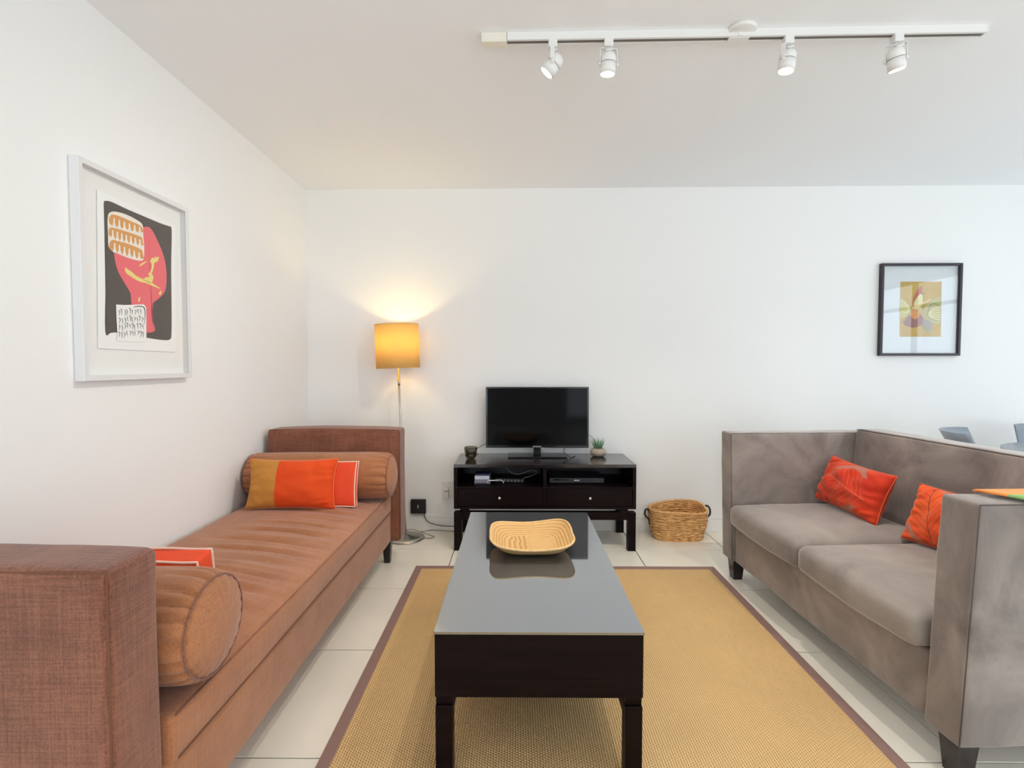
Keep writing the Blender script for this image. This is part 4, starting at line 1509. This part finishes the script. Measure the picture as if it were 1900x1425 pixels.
flat_shape('plum_petal', [(470, 870), (540, 780), (620, 740), (690, 790), (700, 860), (640, 905), (560, 915)], QD - .0004, cP, sh2, fnr)
flat_shape('mauve_petal', [(700, 830), (760, 830), (800, 880), (790, 950), (740, 945), (700, 890)], QD - .0005, cM, sh2, fnr)
flat_shape('orange_petal', [(560, 720), (640, 710), (650, 790), (600, 820), (560, 780)], QD - .0006, cO, sh2, fnr)
flat_shape('yellow_petal', [(600, 600), (650, 545), (690, 520), (700, 600), (670, 700), (610, 715)], QD - .0006, cY, sh2, fnr)
flat_shape('red_plume', [(575, 660), (590, 570), (620, 510), (683, 432), (690, 480), (680, 505), (730, 525), (700, 530), (650, 540), (600, 620)], QD - .0008, cR, sh2, fnr)


def line_set(lines, wd, d):
    bm = BM()
    for pts in lines:
        P = spline([Vector((x, y, 0)) for x, y in pts], 5)
        L = []; Rr = []
        for i, p in enumerate(P):
            t = (P[min(i + 1, len(P) - 1)] - P[max(i - 1, 0)]).normalized()
            n = Vector((-t.y, t.x, 0)) * wd
            for arr, q in ((L, p + n), (Rr, p - n)):
                a, b = fnr(q.x, q.y, d); arr.append(bm.verts.new((a, d, b)))
        for i in range(len(P) - 1): bm.faces.new((L[i], L[i + 1], Rr[i + 1], Rr[i]))
    bmesh.ops.recalc_face_normals(bm, faces=bm.faces)
    for f in bm.faces:
        if f.normal.y > 0: f.normal_flip()
    return bm


obj('pale_veins', line_set([[(745, 760), (820, 700 + 22 * k), (893, 690 + 28 * k)] for k in range(7)] + [[(440, 590 + 26 * k), (490, 620 + 24 * k), (545, 690 + 10 * k)] for k in range(6)], 4.5, QD - .0009), cY, sh2, kind='stuff')
obj('green_outlines', line_set([[(440, 860), (500, 820), (560, 720), (590, 690)], [(640, 720), (700, 620), (690, 530), (665, 520)], [(670, 880), (720, 930), (770, 975)], [(800, 580), (740, 610), (690, 700)],
                                [(750, 790), (820, 830), (893, 850)], [(745, 770), (800, 640), (893, 672)]], 3.5, QD - .001), cG, sh2, kind='stuff')
obj('orange_stroke', line_set([[(570, 700), (650, 660), (720, 625), (790, 590)]], 8, QD - .0011), plain('print_peach', (238, 196, 120), .8), sh2)

# ------------------------------------------------------------------ track light
T0 = Vector((-.136, 2.004, CEIL)); T1 = Vector((1.778, 1.970, CEIL))
tlen = (T1 - T0).length
trz = math.atan2(T1.y - T0.y, T1.x - T0.x)
tk = thing('track_light', 'white ceiling track light with four lit spot heads', 'track light', T0, trz)
# local: x along, y away from the camera, z down from the ceiling
bm = BM()
bx(bm, .10, tlen - .006, 0, .034, -.012, -.0005)
bx(bm, .10, tlen - .006, 0, .010, -.030, -.012)
bx(bm, .10, tlen - .006, .026, .034, -.030, -.012)
obj('track_rail', bm, m_white_metal, tk)
obj('track_slot', bx(BM(), .10, tlen - .006, .010, .026, -.0295, -.012), m_slot, tk, label='grey contact slot')
obj('power_feed', bx(BM(), 0, .098, -.003, .038, -.037, -.0005, .002, 1), plain('cream_plastic', (232, 228, 214), .4), tk)
obj('end_cap', bx(BM(), tlen - .006, tlen, -.001, .035, -.031, -.0005, .001, 1), m_white_metal, tk)
jx = .99
bm = BM(); bx(bm, jx - .04, jx + .04, .004, .034, -.033, -.030, .001, 1); bx(bm, jx - .006, jx + .006, -.003, .0, -.030, -.002)
obj('joint_cover', bm, m_white_metal, tk)
bm = BM(); lathe(bm, [(.048, -.016), (.053, -.011), (.054, -.0005)], 40, jx + .008, .004)
bm2 = None
obj('ceiling_rose', bm, m_white_metal, tk, True)
m_bulbface = m_bulb


def spot_head(name_i, px, aim, swivel, yoke_turn):
    """px: local x; aim: direction in track space the lamp points; all within local coordinates"""
    h = obj('spot_adapter', bx(BM(), px - .017, px + .017, -.001, .033, -.058, -.028, .002, 1), m_white_metal, tk)
    piv = Vector((px, .017, -.118))
    aim = Vector(aim).normalized()
    # yoke: stirrup whose plane contains the vertical and the given turn
    ca, sa = math.cos(yoke_turn), math.sin(yoke_turn)
    side = Vector((ca, sa, 0))
    bm = BM()
    for s in (-1, 1):
        m = Matrix.Translation(piv + side * s * .033) @ Matrix.Rotation(yoke_turn, 4, 'Z')
        b2 = bmesh.new(); bx(b2, -.0012, .0012, -.008, .008, -.010, .056)
        b2.transform(m)
        me_ = bpy.data.meshes.new('t'); b2.to_mesh(me_); b2.free(); bm.from_mesh(me_); bpy.data.meshes.remove(me_)
    b2 = bmesh.new(); bx(b2, -.034, .034, -.008, .008, .054, .0565)
    b2.transform(Matrix.Translation(piv) @ Matrix.Rotation(yoke_turn, 4, 'Z'))
    me_ = bpy.data.meshes.new('t'); b2.to_mesh(me_); b2.free(); bm.from_mesh(me_); bpy.data.meshes.remove(me_)
    lathe(bm, [(.007, -.0625), (.007, -.056)], 12, px, .017)
    yk = obj('yoke', bm, m_white_metal, h)
    # canister
    rot = aim.to_track_quat('-Z', 'Y').to_matrix().to_4x4()
    m = Matrix.Translation(piv) @ rot
    bm = BM()
    lathe(bm, [(.008, .044), (.020, .040), (.0292, .026), (.0302, .0050), (.0288, .0042), (.0288, .0022), (.0304, .0012), (.0302, -.038), (.0272, -.038), (.0268, -.033)], 32, cap1=False)
    xform(bm, m)
    can = obj('canister', bm, m_white_metal, h, True)
    bm = BM(); lathe(bm, [(.0292, .0023), (.0292, .0041)], 32); xform(bm, m)
    obj('groove_shade_ring', bm, m_slot, h, True)  # grey band painted in for the shade inside the canister groove
    bm = BM(); lathe(bm, [(.0268, -.0350), (.018, -.0362), (.004, -.0366)], 28)
    xform(bm, m)
    obj('lit_lens', bm, m_bulbface, h, True, label='glowing warm white lens')
    # supply flex loop
    bm = BM()
    top = piv + aim * -.040
    tube(bm, spline([Vector((px + .004, .010, -.058)), Vector((px + .012, -.004, -.072)) + side * 0, Vector((px - .012, -.008, -.080)), top + Vector((-.004, -.006, .006)), top], 8), .0028, 7)
    obj('flex', bm, m_white_metal, h, True)
    bm = BM()
    for s in (-1, 1):
        tube(bm, [piv + side * s * .030, piv + side * s * .040], .006, 10)
    obj('pivot_screw', bm, m_white_metal, h, True)
    l = bpy.data.lights.new('spot_light', 'SPOT'); l.energy = 32; l.color = (1, .93, .84); l.spot_size = R(125); l.spot_blend = 1.0; l.shadow_soft_size = .02
    lo2 = bpy.data.objects.new('spot_light', l); COL.objects.link(lo2); lo2.parent = h
    lo2.location = piv + aim * .042
    lo2.rotation_euler = aim.to_track_quat('-Z', 'Y').to_euler()


spot_head(0, .277, (-.66, .10, -.78), 0, R(85))
spot_head(1, .492, (-.05, .10, -1), 0, R(8))
spot_head(2, 1.178, (-.12, .02, -1), 0, R(38))
spot_head(3, 1.588, (.24, .14, -1), 0, R(-28))

# ------------------------------------------------------------------ dining corner beyond the sofa
m_grey_plastic = plain('blue_grey_shell', (138, 148, 158), .35)
m_tab = plain('slate_laminate', (132, 142, 152), .3)
m_tab_edge = plain('dark_table_edge', (58, 52, 62), .4)
dt = thing('dining_table', 'round slate grey dining table at the right edge behind the sofa', 'table', (3.24, 2.74, 0))
bm = BM(); lathe(bm, [(.435, .716), (.452, .722), (.455, .7345)], 64); obj('table_edge', bm, m_tab_edge, dt, True)
bm = BM(); lathe(bm, [(.456, .7345), (.456, .740), (.452, .742)], 64); obj('tabletop', bm, m_tab, dt)
bm = BM(); lathe(bm, [(.035, .02), (.030, .05), (.030, .68), (.10, .715)], 24); obj('pedestal', bm, m_chrome, dt, True)
bm = BM(); lathe(bm, [(.24, 0), (.24, .008), (.05, .022)], 40); obj('foot', bm, m_chrome, dt, True)


def dining_chair(label, loc, rz, ztop, spread=1.25, lean=.12):
    """faces local +y; curved low shell back behind the seat"""
    c = thing('dining_chair', label, 'chair', loc, rz, 'dining chairs round the table')
    bm = soft_box(.42, .40, .03, .012, (8, 8, 1), 2, lambda p, n: p + Vector((0, 0, -.012 * (1 - (p.x / .21) ** 2) * (1 - (p.y / .2) ** 2))))
    obj('seat', shift(bm, (0, 0, .455)), m_grey_plastic, c, True)
    bm = BM()
    NA, NZ = 20, 8
    O = {}; I = {}
    for i in range(NA + 1):
        a = -spread + 2 * spread * i / NA
        for j in range(NZ + 1):
            t = j / NZ
            edge = abs(a) / spread
            z = .60 + t * (ztop - .60) - .018 * edge ** 2 * (1 - t) + (.0) * t
            rad = .22 + .02 * t
            y0 = .03 - lean * t
            for dct, rr in ((O, rad), (I, rad - .009)):
                dct[i, j] = bm.verts.new((rr * math.sin(a), y0 - rr * math.cos(a) * .85, z))
    for i in range(NA):
        for j in range(NZ):
            bm.faces.new((O[i, j], O[i + 1, j], O[i + 1, j + 1], O[i, j + 1])); bm.faces.new((I[i, j], I[i, j + 1], I[i + 1, j + 1], I[i + 1, j]))
        bm.faces.new((O[i, NZ], O[i + 1, NZ], I[i + 1, NZ], I[i, NZ])); bm.faces.new((O[i, 0], I[i, 0], I[i + 1, 0], O[i + 1, 0]))
    for j in range(NZ):
        bm.faces.new((O[0, j], O[0, j + 1], I[0, j + 1], I[0, j])); bm.faces.new((O[NA, j], I[NA, j], I[NA, j + 1], O[NA, j + 1]))
    bmesh.ops.recalc_face_normals(bm, faces=bm.faces)
    obj('backrest', bm, m_grey_plastic, c, True)
    for sx in (-1, 1):
        bm = BM(); tube(bm, [(sx * .15, -.17, .445), (sx * .15, -.175, .62), (sx * .14, -.19, .66)], .009, 8); obj('back_support', bm, m_chrome, c, True)
        for sy in (-1, 1):
            bm = BM(); tube(bm, [(sx * .16, sy * .15, .445), (sx * .20, sy * .19, .0)], .010, 10); obj('leg', bm, m_chrome, c, True)
    return c


dining_chair('grey shell dining chair with curved back showing over sofa, left of table', (2.71, 2.83, 0), R(-130), .848, 1.2, .10)
dining_chair('grey shell dining chair behind the round table at picture edge', (3.45, 3.20, 0), R(180), .835, 1.1, .04)
